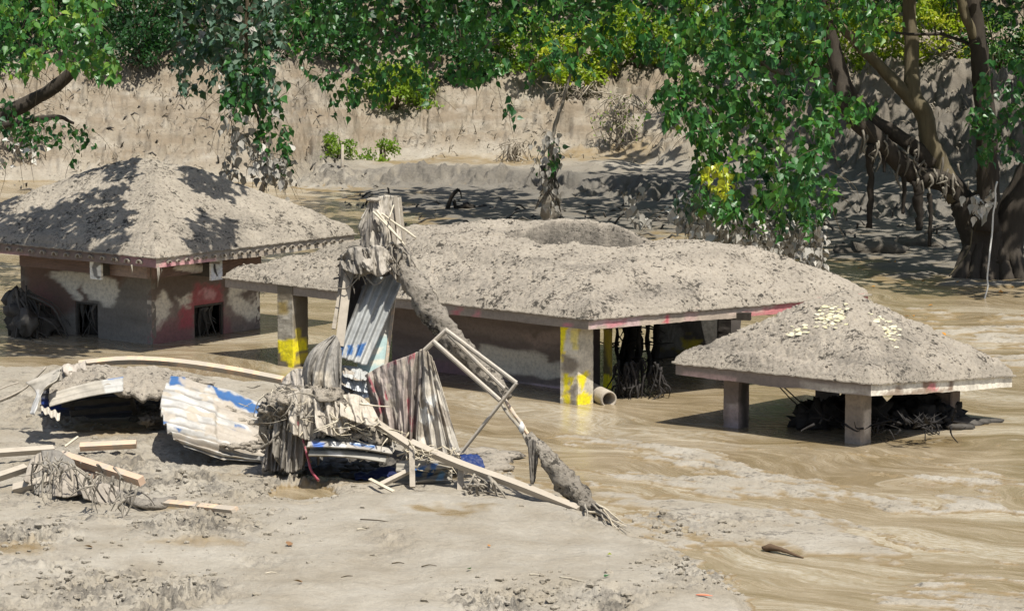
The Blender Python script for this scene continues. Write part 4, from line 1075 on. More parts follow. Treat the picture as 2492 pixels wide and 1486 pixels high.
m = MB(); limb(m, [PD(2400, 560, D - .5), PD(2405, 400, D - .6), PD(2395, 250, D - .6), PD(2380, 110, D - .6), PD(2352, -80, D - .6)], .27, .20, 6, n=34); m.build('limb', M['bark'], tr)
m = MB(); limb(m, [PD(2375, 90, D - .7), PD(2350, 40, D - .8), PD(2325, -60, D - .8)], .12, .10, 61); m.build('limb', M['bark_light'], tr)
m = MB(); limb(m, [PD(2430, 640, D), PD(2470, 520, D), PD(2530, 400, D), PD(2640, 250, D), PD(2750, 60, D)], .5, .25, 7); m.build('limb', M['bark'], tr)
m = MB(); limb(m, [PD(2120, 72, D - .4), PD(2200, 82, D - .4), PD(2290, 84, D - .4), PD(2335, 98, D - .4), PD(2366, 116, D - .5)], .035, .05, 8, seg=6); m.build('limb', M['bark'], tr)
m = MB(); limb(m, [PD(1830, 130, D - 4), PD(1870, 165, D - 4), PD(1908, 182, D - 4)], .035, .055, 9, seg=6); m.build('limb', M['bark_light'], tr)
m = MB()   # boughs above the picture that carry the hanging shoots
for pts, s_ in (([PD(1990, -80, D), PD(1800, -200, D - 3), PD(1500, -260, D - 5), PD(1150, -230, D - 5), PD(850, -180, D - 3)], 21), ([PD(2000, -60, D), PD(1900, -40, D - 4), PD(1750, -20, D - 6), PD(1600, -30, D - 6)], 22), ([PD(2208, -90, D), PD(2300, -220, D - 3), PD(2500, -280, D - 3)], 23), ([PD(1990, -90, D), PD(1700, -260, 76), PD(1300, -330, 82), PD(900, -330, 86)], 24)):
    limb(m, pts, .16, .05, s_, seg=7)
m.build('bough', M['bark_light'], tr)
for (x0, y0, x1, y1, r_, s_) in ((2116, 350, 2115, 555, .085, 31), (2232, 440, 2236, 560, .11, 32), (2262, 470, 2262, 600, .05, 33), (2150, 380, 2152, 420, .04, 34), (2200, 420, 2196, 520, .05, 35)):
    m = MB(); m.tube(wobble(curve_pts([PD(x0, y0, D - .5), PD((x0 + x1) / 2 + 3, (y0 + y1) / 2, D - .5), PD(x1, y1, D - .5)], 16), .03, s_), np.linspace(r_ * 1.2, r_ * .8, 16), 7, .45, s_, tone=.15); m.build('aerial_root', M['bark'], tr)
# caked rags and roots hanging from the limbs
m = MB(); rng = np.random.default_rng(5)
for i in range(60):
    t = rng.random(); px = 2110 + 250 * t + rng.normal(0, 18); py = 330 + 130 * t + rng.normal(0, 22)
    p = PD(px, py, D - .55 + rng.normal(0, .1)); L = .15 + .5 * rng.random() ** 2
    m.tube(curve_pts([p, p + (rng.normal(0, .05), 0, -L * .5), p + (rng.normal(0, .08), 0, -L)], 5), [.025, .03, .03, .02, .006], 4, .5, i, tone=rng.random() * .6)
o = m.build('hanging_rags', M['root'], tr); o['kind'] = 'stuff'; o['label'] = 'mud caked roots and rags hanging below the limbs'

mudlow = lambda y0, y1: (lambda u, v: sstep(y0, y1, v))
hang_cluster(tr, 'branch', [(1600, -60), (1990, -60), (2010, 70), (2000, 190), (2040, 215), (2130, 235), (2150, 265), (2040, 300), (2010, 390), (2030, 470), (2015, 530), (1960, 545), (1880, 500), (1800, 520), (1700, 500), (1690, 450), (1700, 390), (1690, 320), (1620, 300), (1590, 250), (1640, 180), (1610, 80)],
             63.5, 67.5, 4300, 41, indiv=150, tone=(.0, .85), yellow=[(1716, 405), (1745, 398), (1785, 430), (1782, 470), (1745, 475), (1718, 440)], label='broad curtain of green heart shaped leaves')
hang_cluster(tr, 'branch', [(1640, 470), (1700, 440), (1760, 500), (1880, 500), (1990, 530), (2012, 600), (2010, 665), (1975, 650), (1930, 600), (1850, 600), (1780, 580), (1680, 560), (1630, 520)], 65.0, 67.5, 1250, 42, mat='leaf_blue', indiv=40, muddy=lambda u, v: .30 + .7 * sstep(500, 560, v + .12 * (1850 - u)), down=1.3, label='mud coated grey leaves hanging low')
hang_cluster(tr, 'branch', [(1690, 500), (1800, 470), (1980, 440), (2028, 500), (1985, 560), (1900, 560), (1800, 560)], 64, 66, 260, 43, indiv=20, tone=(.35, .8))
hang_cluster(tr, 'branch', [(1490, 470), (1570, 440), (1660, 480), (1660, 545), (1560, 545), (1500, 520)], 68, 70, 60, 44, mat='leaf_mud', tone=(0, .6), down=1.2, label='thin twigs with grey muddy leaves')
hang_cluster(tr, 'branch', [(1960, -60), (2190, -60), (2200, 60), (2150, 110), (2090, 110), (2060, 60), (1990, 50)], 66, 69, 420, 45, tone=(.3, .85), indiv=30, label='bright sunlit leaves at the top')
hang_cluster(tr, 'branch', [(2380, 60), (2500, 100), (2560, 300), (2480, 350), (2450, 380), (2400, 390), (2360, 370), (2350, 230), (2370, 150)], 67, 70, 520, 46, tone=(.05, .55), indiv=30)
hang_cluster(tr, 'branch', [(2360, 430), (2440, 428), (2446, 480), (2400, 510), (2345, 500)], 68.5, 70.4, 70, 47, mat='leaf_mud', tone=(.3, 1), indiv=12, down=1.2, label='pale muddy leaves caught on the trunk')
hang_cluster(tr, 'branch', [(1050, -60), (1660, -60), (1620, 150), (1530, 120), (1440, 165), (1400, 180), (1330, 170), (1290, 195), (1220, 180), (1160, 190), (1090, 215), (1050, 240), (1060, 120)], 65.5, 70, 1250, 48, tone=(.0, .75), indiv=40, label='dark leaves drooping along the top edge')
hang_cluster(tr, 'branch', [(1215, 180), (1300, 180), (1290, 225), (1262, 290), (1240, 270), (1215, 260)], 66, 67, 34, 49, tone=(0, .3), down=1.1)
hang_cluster(tr, 'branch', [(700, -60), (1100, -60), (1085, 190), (1040, 245), (990, 205), (945, 200), (930, 250), (860, 255), (815, 275), (790, 205), (720, 150)], 66.5, 71, 1400, 50, size=(.11, .20), tone=(.0, .65), indiv=20, label='dense dark leaves drooping over the bank')
# canopy above the picture, which shades the far shore
rng = np.random.default_rng(9)
def canopy(parent, n, xr, yr, zr, seed, size=(.3, .5), sel=None):
    rng = np.random.default_rng(seed); c = []
    while len(c) < n:
        q = np.array([rng.uniform(*xr), rng.uniform(*yr), rng.uniform(*zr)])
        if proj(q)[1] > -75: continue
        if fbm(q[0:1] * .45, q[1:2] * .45, seed, 3)[0] < -.12: continue
        if sel is not None and not sel(q): continue
        c.append(q)
    P = np.array(c); fr = leaf_frames(n, rng, .5, .8, (0, 0, 1), .6)
    return leaves_mesh('foliage', P, fr, rng.uniform(size[0], size[1], n), rng.random(n) * .6, M['leaf'], parent)
canopy(tr, 10000, (-4, 17), (64, 90), (6.2, 10.5), 91, size=(.34, .62))
canopy(tr, 2000, (5, 19), (84, 99), (7.0, 11), 94, size=(.4, .7))
# white rope and thin liana hanging
rp = MB(); rp.tube(wobble(curve_pts([PD(2426, 440, 67.5), PD(2419, 520, 67.5), PD(2406, 640, 67.4), PD(2396, 730, 67.3), PD(2376, 782, 67.2)], 40), .03, 3), .020, 6, .1, 1, tone=.6)
tag(rp.build('rope', M['rope']), 'white rope hanging from the fig tree down to the mud', 'rope')
ln = MB(); ln.tube(curve_pts([PD(2366, 560, 70.2), PD(2356, 610, 70.2), PD(2310, 672, 70.1)], 14), .018, 5, .2, tone=.5)
tag(ln.build('liana', M['bark_light']), 'thin brown liana looping from the fig tree trunk to the shore', 'liana')

# ---- hanging muddy vine with a stump below
vt = thing('hanging_vine', 'mud caked vine hanging in front of the bank, with a few dark leaves', 'vine', tuple(float(a) for a in PD(1335, 545, 67)))
m = MB(); m.tube(wobble(curve_pts([PD(1395, 150, 67), PD(1375, 230, 67), PD(1352, 300, 67), PD(1338, 380, 67), PD(1335, 460, 67), PD(1337, 545, 67)], 40), .03, 8), np.concatenate([np.linspace(.03, .05, 25), np.linspace(.08, .17, 15)]), 8, .5, 8, tone=.35); m.build('stem', M['root'], vt)
rag = MB(); rag_tangle(rag, PD(1335, 440, 67), .35, .25, .5, 34, 61, (1, 0), .55, .03); 
rag.build('rags', M['darkmud'], vt)
hang_cluster(vt, 'shoot', [(1325, 300), (1365, 290), (1390, 360), (1370, 420), (1320, 420), (1310, 340)], 66.5, 67.5, 60, 62, tone=(0, .4), indiv=14, muddy=lambda u, v: .25 + 0 * u, size=(.13, .2))

hang_cluster(vt, 'shoot', [(1300, 330), (1345, 300), (1360, 400), (1350, 500), (1320, 500), (1308, 420)], 66.4, 67.4, 150, 63, mat='leaf_mud', tone=(0, .6), down=1.5, size=(.11, .19))
# ---- left tree
TL = G(-220, 480, 0)
tl = thing('fig_tree', 'leafy tree leaning in from the left edge over the first house', 'tree', tuple(float(a) for a in TL))
m = MB(); limb(m, [PD(-300, 560, 72), PD(-210, 420, 72), PD(-90, 330, 72), PD(40, 265, 72), PD(130, 215, 71.8), PD(195, 150, 71.6), PD(230, 70, 71.6), PD(260, -90, 71.5)], .26, .07, 71, n=44); m.build('trunk', M['bark'], tl)
m = MB(); limb(m, [PD(-60, 310, 72), PD(40, 300, 71.5), PD(130, 285, 71), PD(180, 300, 71)], .12, .03, 72); m.build('limb', M['bark'], tl)
m = MB(); limb(m, [PD(280, -60, 70), PD(420, -150, 69), PD(560, -150, 68.5), PD(640, -60, 68.5)], .14, .05, 73); m.build('limb', M['bark'], tl)
m = MB(); limb(m, [PD(600, -60, 68.3), PD(600, 60, 68.3), PD(600, 200, 68.2), PD(640, 330, 68.2), PD(645, 420, 68.2), PD(638, 480, 68.2)], .05, .03, 74, seg=6); m.build('limb', M['twig'], tl)
hang_cluster(tl, 'branch', [(-60, -60), (300, -60), (240, 50), (250, 90), (280, 110), (308, 140), (300, 178), (262, 195), (240, 170), (180, 160), (120, 150), (60, 175), (-60, 170)], 67, 72, 1500, 81, tone=(.15, .9), indiv=90, label='sunlit leaves at the top left corner')
hang_cluster(tl, 'branch', [(-60, 225), (40, 235), (110, 290), (180, 295), (225, 315), (234, 345), (215, 360), (205, 400), (190, 395), (185, 350), (130, 340), (80, 370), (0, 390), (-60, 390)], 69, 72, 480, 82, tone=(.0, .45), indiv=40, size=(.12, .19), muddy=lambda u, v: .75 * sstep(320, 380, v) * sstep(150, 60, u), label='dark low leaves, muddy at the tips')
hang_cluster(tl, 'branch', [(425, -60), (700, -60), (690, 60), (700, 130), (670, 150), (680, 250), (640, 260), (600, 230), (560, 250), (530, 190), (470, 230), (440, 215), (430, 120)], 66.8, 69.5, 1500, 83, mat='leaf_blue', tone=(.1, .6), indiv=60, muddy=lambda u, v: .12 + 0 * u, label='dusty bluish green leaves')
hang_cluster(tl, 'branch', [(560, 120), (690, 100), (705, 190), (690, 245), (718, 320), (715, 400), (680, 420), (640, 380), (620, 300), (590, 300), (545, 270)], 66.8, 68.4, 560, 84, tone=(.05, .55), indiv=60, muddy=lambda u, v: .55 * sstep(300, 380, v + .3 * (640 - u)))
hang_cluster(tl, 'branch', [(538, 270), (585, 260), (610, 330), (690, 380), (692, 470), (668, 440), (640, 430), (600, 380), (575, 455), (540, 425), (560, 350)], 66.8, 68.4, 380, 85, mat='leaf_mud', tone=(.0, .7), indiv=40, down=1.5, label='grey mud coated leaves hanging at the tip')
RSH = np.array([(-150, 560), (0, 490), (360, 385), (480, 430), (585, 480), (570, 530), (480, 540), (430, 500), (400, 455), (350, 440), (320, 480), (300, 540), (200, 590), (60, 640), (-150, 640)], float)
def shades_roof(q):
    k_ = (q[2] - 2.5) / SUN_DIR.z; g = q - np.array(SUN_DIR) * k_
    u, v = proj(g); return sdist(RSH, np.array([u]), np.array([v]))[0] > -6
canopy(tl, 3600, (-13, -1.5), (54, 68), (6.7, 9.0), 92, size=(.22, .4), sel=shades_roof)  # unseen leaves, kept only where they cast the shade on the left roof
canopy(tl, 900, (-18, -2), (103, 109), (7.2, 10.5), 93, size=(.4, .7))  # unseen leaves added to shade the bushes on the bank
m = MB(); limb(m, [PD(640, 440, 66.9), PD(634, 465, 66.9), PD(640, 482, 66.9)], .03, .05, 75, n=8, seg=6)
m.build('root_tip', M['bark'], tl)

# ---- undergrowth on top of the bank
def bush(px, d, w, h, n, seed, mat, tone, label, cat='bush', size=(.10, .2), z=None, name='bush', droop=.3, stems=5, group=None):
    rng = np.random.default_rng(seed)
    x = (px - IMG_W / 2) / FOCAL * d
    zz = float(terrain(np.array([x]), np.array([float(d)]))[0]) if z is None else z
    b = thing(name, label, cat, (x, d, zz), group)
    n = int(n * 1.8); k = max(4, int(n / 90)); cl = []
    P = []
    for i in range(k):
        a = rng.random() * 6.28; r = rng.random() ** .5
        c = np.array([math.cos(a) * r * w / 2, math.sin(a) * r * w / 2.2, h * (.02 + .92 * rng.random() * (1 - .45 * r * r))])
        q = rng.normal(0, 1, (int(n / k), 3)); q /= np.linalg.norm(q, axis=1, keepdims=True)
        q = c + q * (rng.random((len(q), 1)) ** .4) * np.array([.42, .42, .30]) * (w / 2.6) ** .5
        P.append(q); cl.append(np.full(len(q), rng.random()))
    P = np.concatenate(P); cl = np.concatenate(cl); P[:, 2] = np.abs(P[:, 2])
    P = P + np.array([x, d, zz])
    fr = leaf_frames(len(P), rng, droop, .8, (SUN_DIR.x, SUN_DIR.y, 1.0), .6)
    leaves_mesh('foliage', P, fr, rng.uniform(size[0], size[1], len(P)), np.clip(tone[0] + (tone[1] - tone[0]) * (.6 * cl + .4 * rng.random(len(P))), 0, 1), M[mat], b, simple=True)
    m = MB()
    for i in range(stems):
        q = np.array([x, d, zz]); t_ = q + (rng.normal(0, w * .25), rng.normal(0, w * .2), h * rng.uniform(.5, .9))
        m.tube(curve_pts([q + (rng.normal(0, .1), rng.normal(0, .1), -.1), (q + t_) / 2 + (rng.normal(0, .1), 0, .1), t_], 7), np.linspace(.05, .012, 7), 5, .3, i, tone=rng.random())
    m.build('stems', M['twig'], b)
    return b
GB = 'bushes on top of the bank'
for i, (px, d, w, h, n, mt, tn, lab) in enumerate([
    (-60, 106, 4.5, 4.0, 2600, 'bush', (0, .5), 'dark bush on the bank behind the left tree'),
    (330, 105.5, 3.6, 3.2, 2200, 'bush', (0, .35), 'dark green bush on the bank between the two leafy branches at the left'),
    (560, 106, 3.6, 3.2, 2000, 'bush', (0, .4), 'dark bush on the bank behind the dusty bluish hanging branch'),
    (770, 106.5, 3.2, 2.6, 1800, 'bush', (.1, .6), 'mid green bush on the bank right of the dusty hanging branch'),
    (960, 105.4, 2.8, 1.7, 2000, 'bush_yellow', (.1, .7), 'yellow green bush low on the bank top, left of the middle'),
    (1130, 107, 3.0, 2.8, 1800, 'bush', (.1, .5), 'dark bush on the bank top near the middle'),
    (1290, 106.5, 2.4, 2.2, 1400, 'bush_yellow', (.0, .5), 'olive bush on the bank top behind the drooping dark leaves'),
    (1400, 105.6, 2.4, 2.0, 1800, 'bush_yellow', (.3, 1.), 'bright yellow bush on the bank top near the middle'),
    (1540, 105.8, 2.6, 2.4, 1800, 'bush_yellow', (.2, .8), 'yellow green bush on the bank top above the dead shrub'),
    (1690, 105.5, 2.6, 2.2, 1800, 'bush_yellow', (.1, .7), 'lime green bush on the bank behind the leaf curtain'),
    (1850, 103, 3.0, 3.0, 1800, 'bush', (.1, .6), 'green bush on the bank behind the leaning limb of the fig tree'),
    (2020, 101, 2.6, 2.8, 1800, 'bush_yellow', (.1, .6), 'lime bush seen between the limbs of the fig tree'),
    (2130, 99.5, 2.4, 2.6, 1800, 'bush_yellow', (.2, .9), 'glowing yellow green bush left of the upright fig limb'),
    (2290, 98.5, 2.6, 2.6, 2000, 'bush_yellow', (.35, 1.), 'glowing yellow bush between the upright limb and the dark limb'),
    (2420, 98, 2.4, 2.4, 1600, 'bush', (.2, .8), 'green bush behind the dark limb of the fig tree'),
    (2560, 98.5, 3.2, 3.6, 1600, 'bush_yellow', (.0, .6), 'green bush at the right edge on the bank')]):
    bush(px, d - 1.2, w, h, n, 400 + i, mt, tn, lab, group=GB)
# far wood behind, one dark mass
rng = np.random.default_rng(55); n = 40000
P = np.stack([rng.uniform(-30, 30, n), rng.uniform(106.5, 119, n), rng.uniform(2.6, 13, n)], -1)
cl = fbm(P[:, 0] * .5, P[:, 2] * .6 + P[:, 1] * .3, 56, 3)
tn = np.clip(.25 + .5 * cl + .25 * rng.random(n), 0, 1)
fw = leaves_mesh('far_wood', P, leaf_frames(n, rng, .5, .8, (SUN_DIR.x, SUN_DIR.y, 1), .5), rng.uniform(.28, .6, n), tn, M['bush'], None, simple=True)
tag(fw, 'dense dark green wood behind the bank', 'wood', kind='stuff')

M['bankroot'] = mat_tone('mud_plastered_stems', (0.14, 0.115, 0.085), (0.40, 0.35, 0.27), scale=9)
# small green shrub with a stake, half way up the bank
sx = bush(820, 99.2, 1.15, .85, 420, 451, 'bush_yellow', (.0, .5), 'small bright green shrub by a short stake at the foot of the bank', name='shrub', size=(.08, .15), stems=3)
sx2 = bush(925, 99.8, 1.25, .75, 300, 452, 'bush_yellow', (.0, .5), 'small sprawling green shrub right of the staked one on the bank', name='shrub', size=(.08, .15), stems=3)
m = MB(); p = PD(832, 440, 97.3); m.tube([p, p + (.02, 0, .5), p + (.03, 0, 1.15)], [.09, .06, .045], 7, .3, 3, tone=.6)
tag(m.build('stake', M['wood_grey']), 'short mud coated stake standing in front of the small green shrub', 'stake')
def dead_shrub(px, d, w, h, n, seed, label, mat='bankroot', name='dead_shrub', leafn=0):
    rng = np.random.default_rng(seed); x = (px - IMG_W / 2) / FOCAL * d; z = float(terrain(np.array([x]), np.array([float(d)]))[0])
    m = MB()
    for i in range(n):
        q = np.array([x + rng.normal(0, w * .22), d + rng.normal(0, .2), z + h * rng.random() ** .7])
        e = q + np.array([rng.normal(0, w * .25), rng.normal(0, .15), -rng.uniform(.1, .7)])
        m.tube(curve_pts([q, (q + e) / 2 + rng.normal(0, .05, 3), e], 5), [.02, .018, .014, .01, .005], 4, .4, i, tone=rng.random())
    for i in range(4):
        q = np.array([x, d, z - .1]); e = q + (rng.normal(0, w * .2), 0, h)
        m.tube(curve_pts([q, (q + e) / 2 + rng.normal(0, .1, 3), e], 7), np.linspace(.06, .02, 7), 5, .3, i, tone=.3)
    if leafn:
        b = thing(name, label, 'shrub', (x, d, z)); m.build('stems', M[mat], b)
        P = np.array([x, d, z]) + rng.normal(0, 1, (leafn, 3)) * (w * .3, .2, h * .25) + (0, 0, h * .55)
        leaves_mesh('foliage', P, leaf_frames(leafn, rng), rng.uniform(.08, .15, leafn), rng.random(leafn) * .6, M['bush_yellow'], b, simple=True)
    else: tag(m.build(name, M[mat]), label, 'shrub')
dead_shrub(1505, 100.4, 1.5, 1.75, 120, 61, 'mud smothered shrub with a few green leaves on the bank', leafn=160)
dead_shrub(1250, 99.6, 1.1, .7, 70, 62, 'collapsed mud coated fronds on the bank foot left of the hanging vine', name='fallen_fronds')
dead_shrub(700, 104.6, 2.2, .6, 60, 63, 'muddy brush on the bank crest behind the dusty hanging branch')
dead_shrub(1420, 103.4, 2.0, .7, 60, 64, 'grey muddy brush below the yellow bush on the bank')
dead_shrub(40, 99, 2.0, 1.8, 160, 65, 'dark muddy brush below the left tree limb')
dead_shrub(330, 104.2, 2.0, .5, 40, 66, 'shaded brush at the top of the bank near the left tree')
dead_shrub(2330, 97.0, 3.0, .9, 120, 67, 'shaded brush on the bank behind the fig tree limbs')
# dead grass and rootlets plastered with mud all over the bank
def litter(name, n, sel, seed, mat, label, lmin, lmax, rad, lean):
    rng = np.random.default_rng(seed); px = rng.uniform(-60, 2560, n); dd_ = sel(px, rng); x = (px - IMG_W / 2) / FOCAL * dd_
    cl = fbm(x * .5, dd_ * .5, seed, 3); keep = cl + .4 * rng.random(n) > .1; x, y = x[keep], dd_[keep]; z = terrain(x, y); m = MB()
    for i in range(len(x)):
        L = rng.uniform(lmin, lmax); e = np.array([rng.normal(0, lean), rng.normal(-.25, .3), rng.normal(.1, .5)]) * L; p = np.array([x[i], y[i], z[i] - .02])
        m.tube([p, p + e * .5 + (0, 0, .25 * L), p + e], [rad, rad * 1.2, rad * .3], 3, tone=rng.random())
    return tag(m.build(name, mat), label, 'litter', kind='stuff')
litter('bank_litter', 4200, lambda px, r: bank_foot(px) + 6.6 * r.random(len(px)) ** .8, 31, M['bankroot'], 'dead stems and rootlets plastered with mud over the bank', .08, .32, .015, .6)
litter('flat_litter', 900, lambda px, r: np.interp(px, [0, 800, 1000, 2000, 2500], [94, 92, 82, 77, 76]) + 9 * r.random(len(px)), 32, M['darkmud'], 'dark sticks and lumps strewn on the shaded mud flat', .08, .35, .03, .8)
# forked stump sticking out of the flat
m = MB(); D = 84.5
p = G(1088, 512, 0); 
limb(m, [p + (-.05, 0, -.1), p + (.1, 0, .3), p + (.33, 0, .62)], .075, .05, 81, n=9, seg=7, tone=.1)
limb(m, [p + (.18, .02, .3), p + (.24, .02, .1), p + (.30, .05, -.05)], .06, .05, 82, n=6, seg=6, tone=.1); limb(m, [p + (.33, 0, .62), p + (.40, 0, .50), p + (.42, 0, .36)], .03, .02, 83, n=6, seg=5, tone=.1)
m.lump(p + (.52, .1, .05), .22, 5, (1.1, .8, .6), .6, 2, .1); m.lump(p + (1.0, .2, .03), .16, 6, (1.1, .8, .6), .6, 2, .2)
tag(m.build('stump', M['bark']), 'dark forked stump standing on the shaded mud flat', 'stump')
# stones and logs on the shaded right shore
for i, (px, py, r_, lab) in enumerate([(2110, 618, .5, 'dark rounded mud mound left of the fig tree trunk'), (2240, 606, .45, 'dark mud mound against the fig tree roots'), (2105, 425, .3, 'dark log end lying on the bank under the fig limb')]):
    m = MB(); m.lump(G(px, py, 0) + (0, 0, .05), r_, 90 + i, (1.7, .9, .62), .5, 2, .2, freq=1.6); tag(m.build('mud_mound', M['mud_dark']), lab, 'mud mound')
# fallen orange leaves on the wet shore
rng = np.random.default_rng(17); 
fm = np_mesh('fallen_leaf', LV * (1, 1, 1.5), LQ, LT, M['leaf_orange'], attrs={'tone': np.full(len(LV), .5)})
for (px, py) in [(2095, 655), (2160, 640), (2180, 640), (2246, 688), (2212, 772), (2330, 690), (2440, 712), (2295, 812), (2222, 770), (1990, 672), (2070, 690), (1860, 505), (1600, 530), (1625, 540), (1565, 538), (2460, 700), (2130, 700), (2485, 772), (2020, 620), (2270, 745), (1540, 500), (2085, 272), (2300, 268), (2335, 315)]:
    q = G(px, py, 0.0)
    for _ in range(3):
        z_ = float(tz_at(q[0], q[1])[0]); q = G(px, py, z_)
    o = link_mesh('fallen_leaf', fm, None, (float(q[0]), float(q[1]), z_ + .03)); s = rng.uniform(.08, .14)
    o.scale = (s, s, s); o.rotation_euler = (rng.normal(0, .25), rng.normal(0, .25), rng.random() * 6.28)
    tag(o, 'orange fallen leaf lying on the wet mud of the far shore', 'leaf', 'orange fallen leaves on the far shore')
# ------------------------------------------------------------------ wreckage
def smat(pts, ds):
    return [PD(p[0], p[1], d) for p, d in zip(pts, ds)]

def sheet(name, grid_fn, nu_, nv_, mat, parent=None, thick=0.012, base=(0.4, 0.4, 0.4), layers=(), seed=0, warp=6, colfn=None, smooth=True):
    """thin plate or cloth given by a function of (s,t); real thickness"""
    S, T = np.meshgrid(np.linspace(0, 1, nu_), np.linspace(0, 1, nv_))
    P = grid_fn(S, T)
    du = np.gradient(P, axis=1); dv = np.gradient(P, axis=0)
    N = np.cross(du, dv); N /= np.linalg.norm(N, axis=2, keepdims=True) + 1e-9
    if np.mean(N[..., 1]) > 0: N = -N
    cols = paint_layers(P, base, layers, seed, warp, 5.0)
    if colfn is not None: cols = np.clip(colfn(S, T, P, cols), .005, .8)
    B = P - N * thick
    n = nu_ * nv_; f = grid_faces(nu_, nv_)
    ring = np.concatenate([np.arange(nu_), np.arange(1, nv_) * nu_ + nu_ - 1, (nv_ - 1) * nu_ + np.arange(nu_ - 2, -1, -1), np.arange(nv_ - 2, 0, -1) * nu_])
    r2 = np.roll(ring, -1)
    V = np.concatenate([P.reshape(-1, 3), B.reshape(-1, 3)])
    return add_np(name, V, np.concatenate([f, f[:, ::-1] + n, np.stack([r2, ring, ring + n, r2 + n], 1)]), None, mat, parent, smooth=smooth, cols=np.concatenate([cols.reshape(-1, 3)] * 2))

def quad_fn(tl_, tr_, br_, bl_, waves=0, amp=0.03, along='s', bend=0.0, rag=0.0, seed=0, bump=0.0, pw=1.0):
    tl_, tr_, br_, bl_ = [np.asarray(q, float) for q in (tl_, tr_, br_, bl_)]
    nrm = np.cross(tr_ - tl_, bl_ - tl_); nrm /= np.linalg.norm(nrm)
    if nrm[1] > 0: nrm = -nrm
    def fn(S, T):
        s2 = S; t2 = T
        if rag: t2 = T * (1 + rag * fbm(S * 6, S * 0 + seed, seed, 3))
        P = ((1 - s2) * (1 - t2))[..., None] * tl_ + (s2 * (1 - t2))[..., None] * tr_ + (s2 * t2)[..., None] * br_ + ((1 - s2) * t2)[..., None] * bl_
        c = S if along == 's' else T
        h = amp * np.sin(c * waves * 2 * math.pi) if waves else 0
        h = h + bend * np.sin(math.pi * (T if along == 's' else S)) + bump * fbm(S * 3, T * 3, seed + 1, 4)
        return P + np.asarray(h)[..., None] * nrm
    return fn

def loft_fn(top, bot, pleats=7, amp=0.06, seed=0, nrm=(0, -1, 0.15), sag=0.0, mid=None, sharp=1.0):
    """cloth hanging between two outlines, with pleats that open downwards"""
    top = np.asarray(top, float); bot = np.asarray(bot, float); nrm = np.array(nrm, float); nrm /= np.linalg.norm(nrm)
    def along(c, s):
        P = curve_pts(c, 80); i = np.clip(s, 0, 1) * 79; i0 = np.minimum(i.astype(int), 78); w = (i - i0)[..., None]
        return P[i0] * (1 - w) + P[i0 + 1] * w
    def fn(S, T):
        P = along(top, S) * (1 - T)[..., None] + along(bot, S) * T[..., None]
        if mid is not None:
            M_ = along(mid, S); P = P + (4 * T * (1 - T))[..., None] * (M_ - (along(top, S) + along(bot, S)) / 2)
        ph = S * pleats * 2 * math.pi + 1.6 * fbm(S * 3.1, T * 0.7, seed, 3) * 2
        w = np.sin(ph); w = np.sign(w) * np.abs(w) ** sharp
        h = amp * w * (0.35 + 0.65 * T) + amp * 0.6 * fbm(S * 5, T * 1.8, seed + 1, 4) - sag * np.sin(math.pi * T)
        return P + h[..., None] * nrm
    return fn

# --- sheets of the wrecked hut at the left: a collapsed roof with a dark hollow
def splash(seed, lo=.18, hi=.32, col=(0.34, .295, .235), keep=None):
    def f(S, T, P, c):
        m = sstep(lo, hi, fbm(P[..., 0] * 1.5 + P[..., 2] * 1.1, P[..., 1] * 1.2 + P[..., 2] * 1.8, seed, 5, .6))[..., None]
        return c * (1 - m) + np.array(col) * (0.85 + .3 * fbm(S * 20, T * 20, seed + 3, 2))[..., None] * m
    return f
BLUE = (0.035, 0.10, 0.235); STEEL = (.38,.37,.34); MUDC = (0.34, .295, .235)

wreck = thing('collapsed_hut', 'collapsed hut roof of corrugated sheets arching over a dark hollow at the left', 'hut', tuple(float(a) for a in G(250, 1030, 0)))
# front lip of the arched sheet
D0 = 48.6
sheet('corrugated_sheet', quad_fn(PD(118, 958, 48.2), PD(300, 916, 48.9), PD(300, 952, 48.5), PD(120, 990, 47.9), 2.5, .022, 't', bend=.04, seed=3), 60, 24, M['sheet'], wreck, .01, (0.27, .245, .20),
      [([(258, 915), (305, 905), (305, 925), (262, 928)], BLUE, 2), ([(262, 938), (305, 930), (305, 940), (268, 948)], (0.30, .40, .55), 2), ([(250, 925), (305, 918), (305, 960), (255, 965)], (0.33, .32, .29), 3)], 41, 3)['label'] = 'muddy corrugated sheet with a blue edge'
top_pts = [(118, 950), (160, 905), (210, 895), (270, 900), (330, 893), (390, 898), (440, 925), (520, 955), (600, 985), (670, 1015)]
# mud heaped on top of the arch, back to front
def arch(S, T):
    xs = np.interp(S, np.linspace(0, 1, 8), [120, 170, 235, 300, 350, 400, 440, 470])
    yf = np.interp(S, np.linspace(0, 1, 8), [962, 945, 930, 950, 958, 962, 955, 962]); yb = np.interp(S, np.linspace(0, 1, 8), [905, 893, 893, 897, 893, 898, 912, 935])
    dF, dB = 48.6, 50.6
    a = PD(xs, yf, dF); b = PD(xs, yb, dB)
    P = a * (1 - T)[..., None] + b * T[..., None]
    P[..., 2] += .10 * np.sin(math.pi * T) + .07 * fbm(P[..., 0] * 3, P[..., 1] * 3, 8, 4) + .05 * (cells(P[..., 0] * 9, P[..., 1] * 9, 4) - .5)
    return P
def arch_obj():
    S, T = np.meshgrid(np.linspace(0, 1, 150), np.linspace(0, 1, 70)); P = arch(S, T); B = P - (0, 0, .09)
    n = 150 * 70; f = grid_faces(150, 70)
    ring = np.concatenate([np.arange(150), np.arange(1, 70) * 150 + 149, 69 * 150 + np.arange(148, -1, -1), np.arange(68, 0, -1) * 150]); r2 = np.roll(ring, -1)
    o = add_np('mud_crust', np.concatenate([P.reshape(-1, 3), B.reshape(-1, 3)]), np.concatenate([f, f[:, ::-1] + n, np.stack([r2, ring, ring + n, r2 + n], 1)]), None, M['mud'], wreck)
    return o
arch_obj()
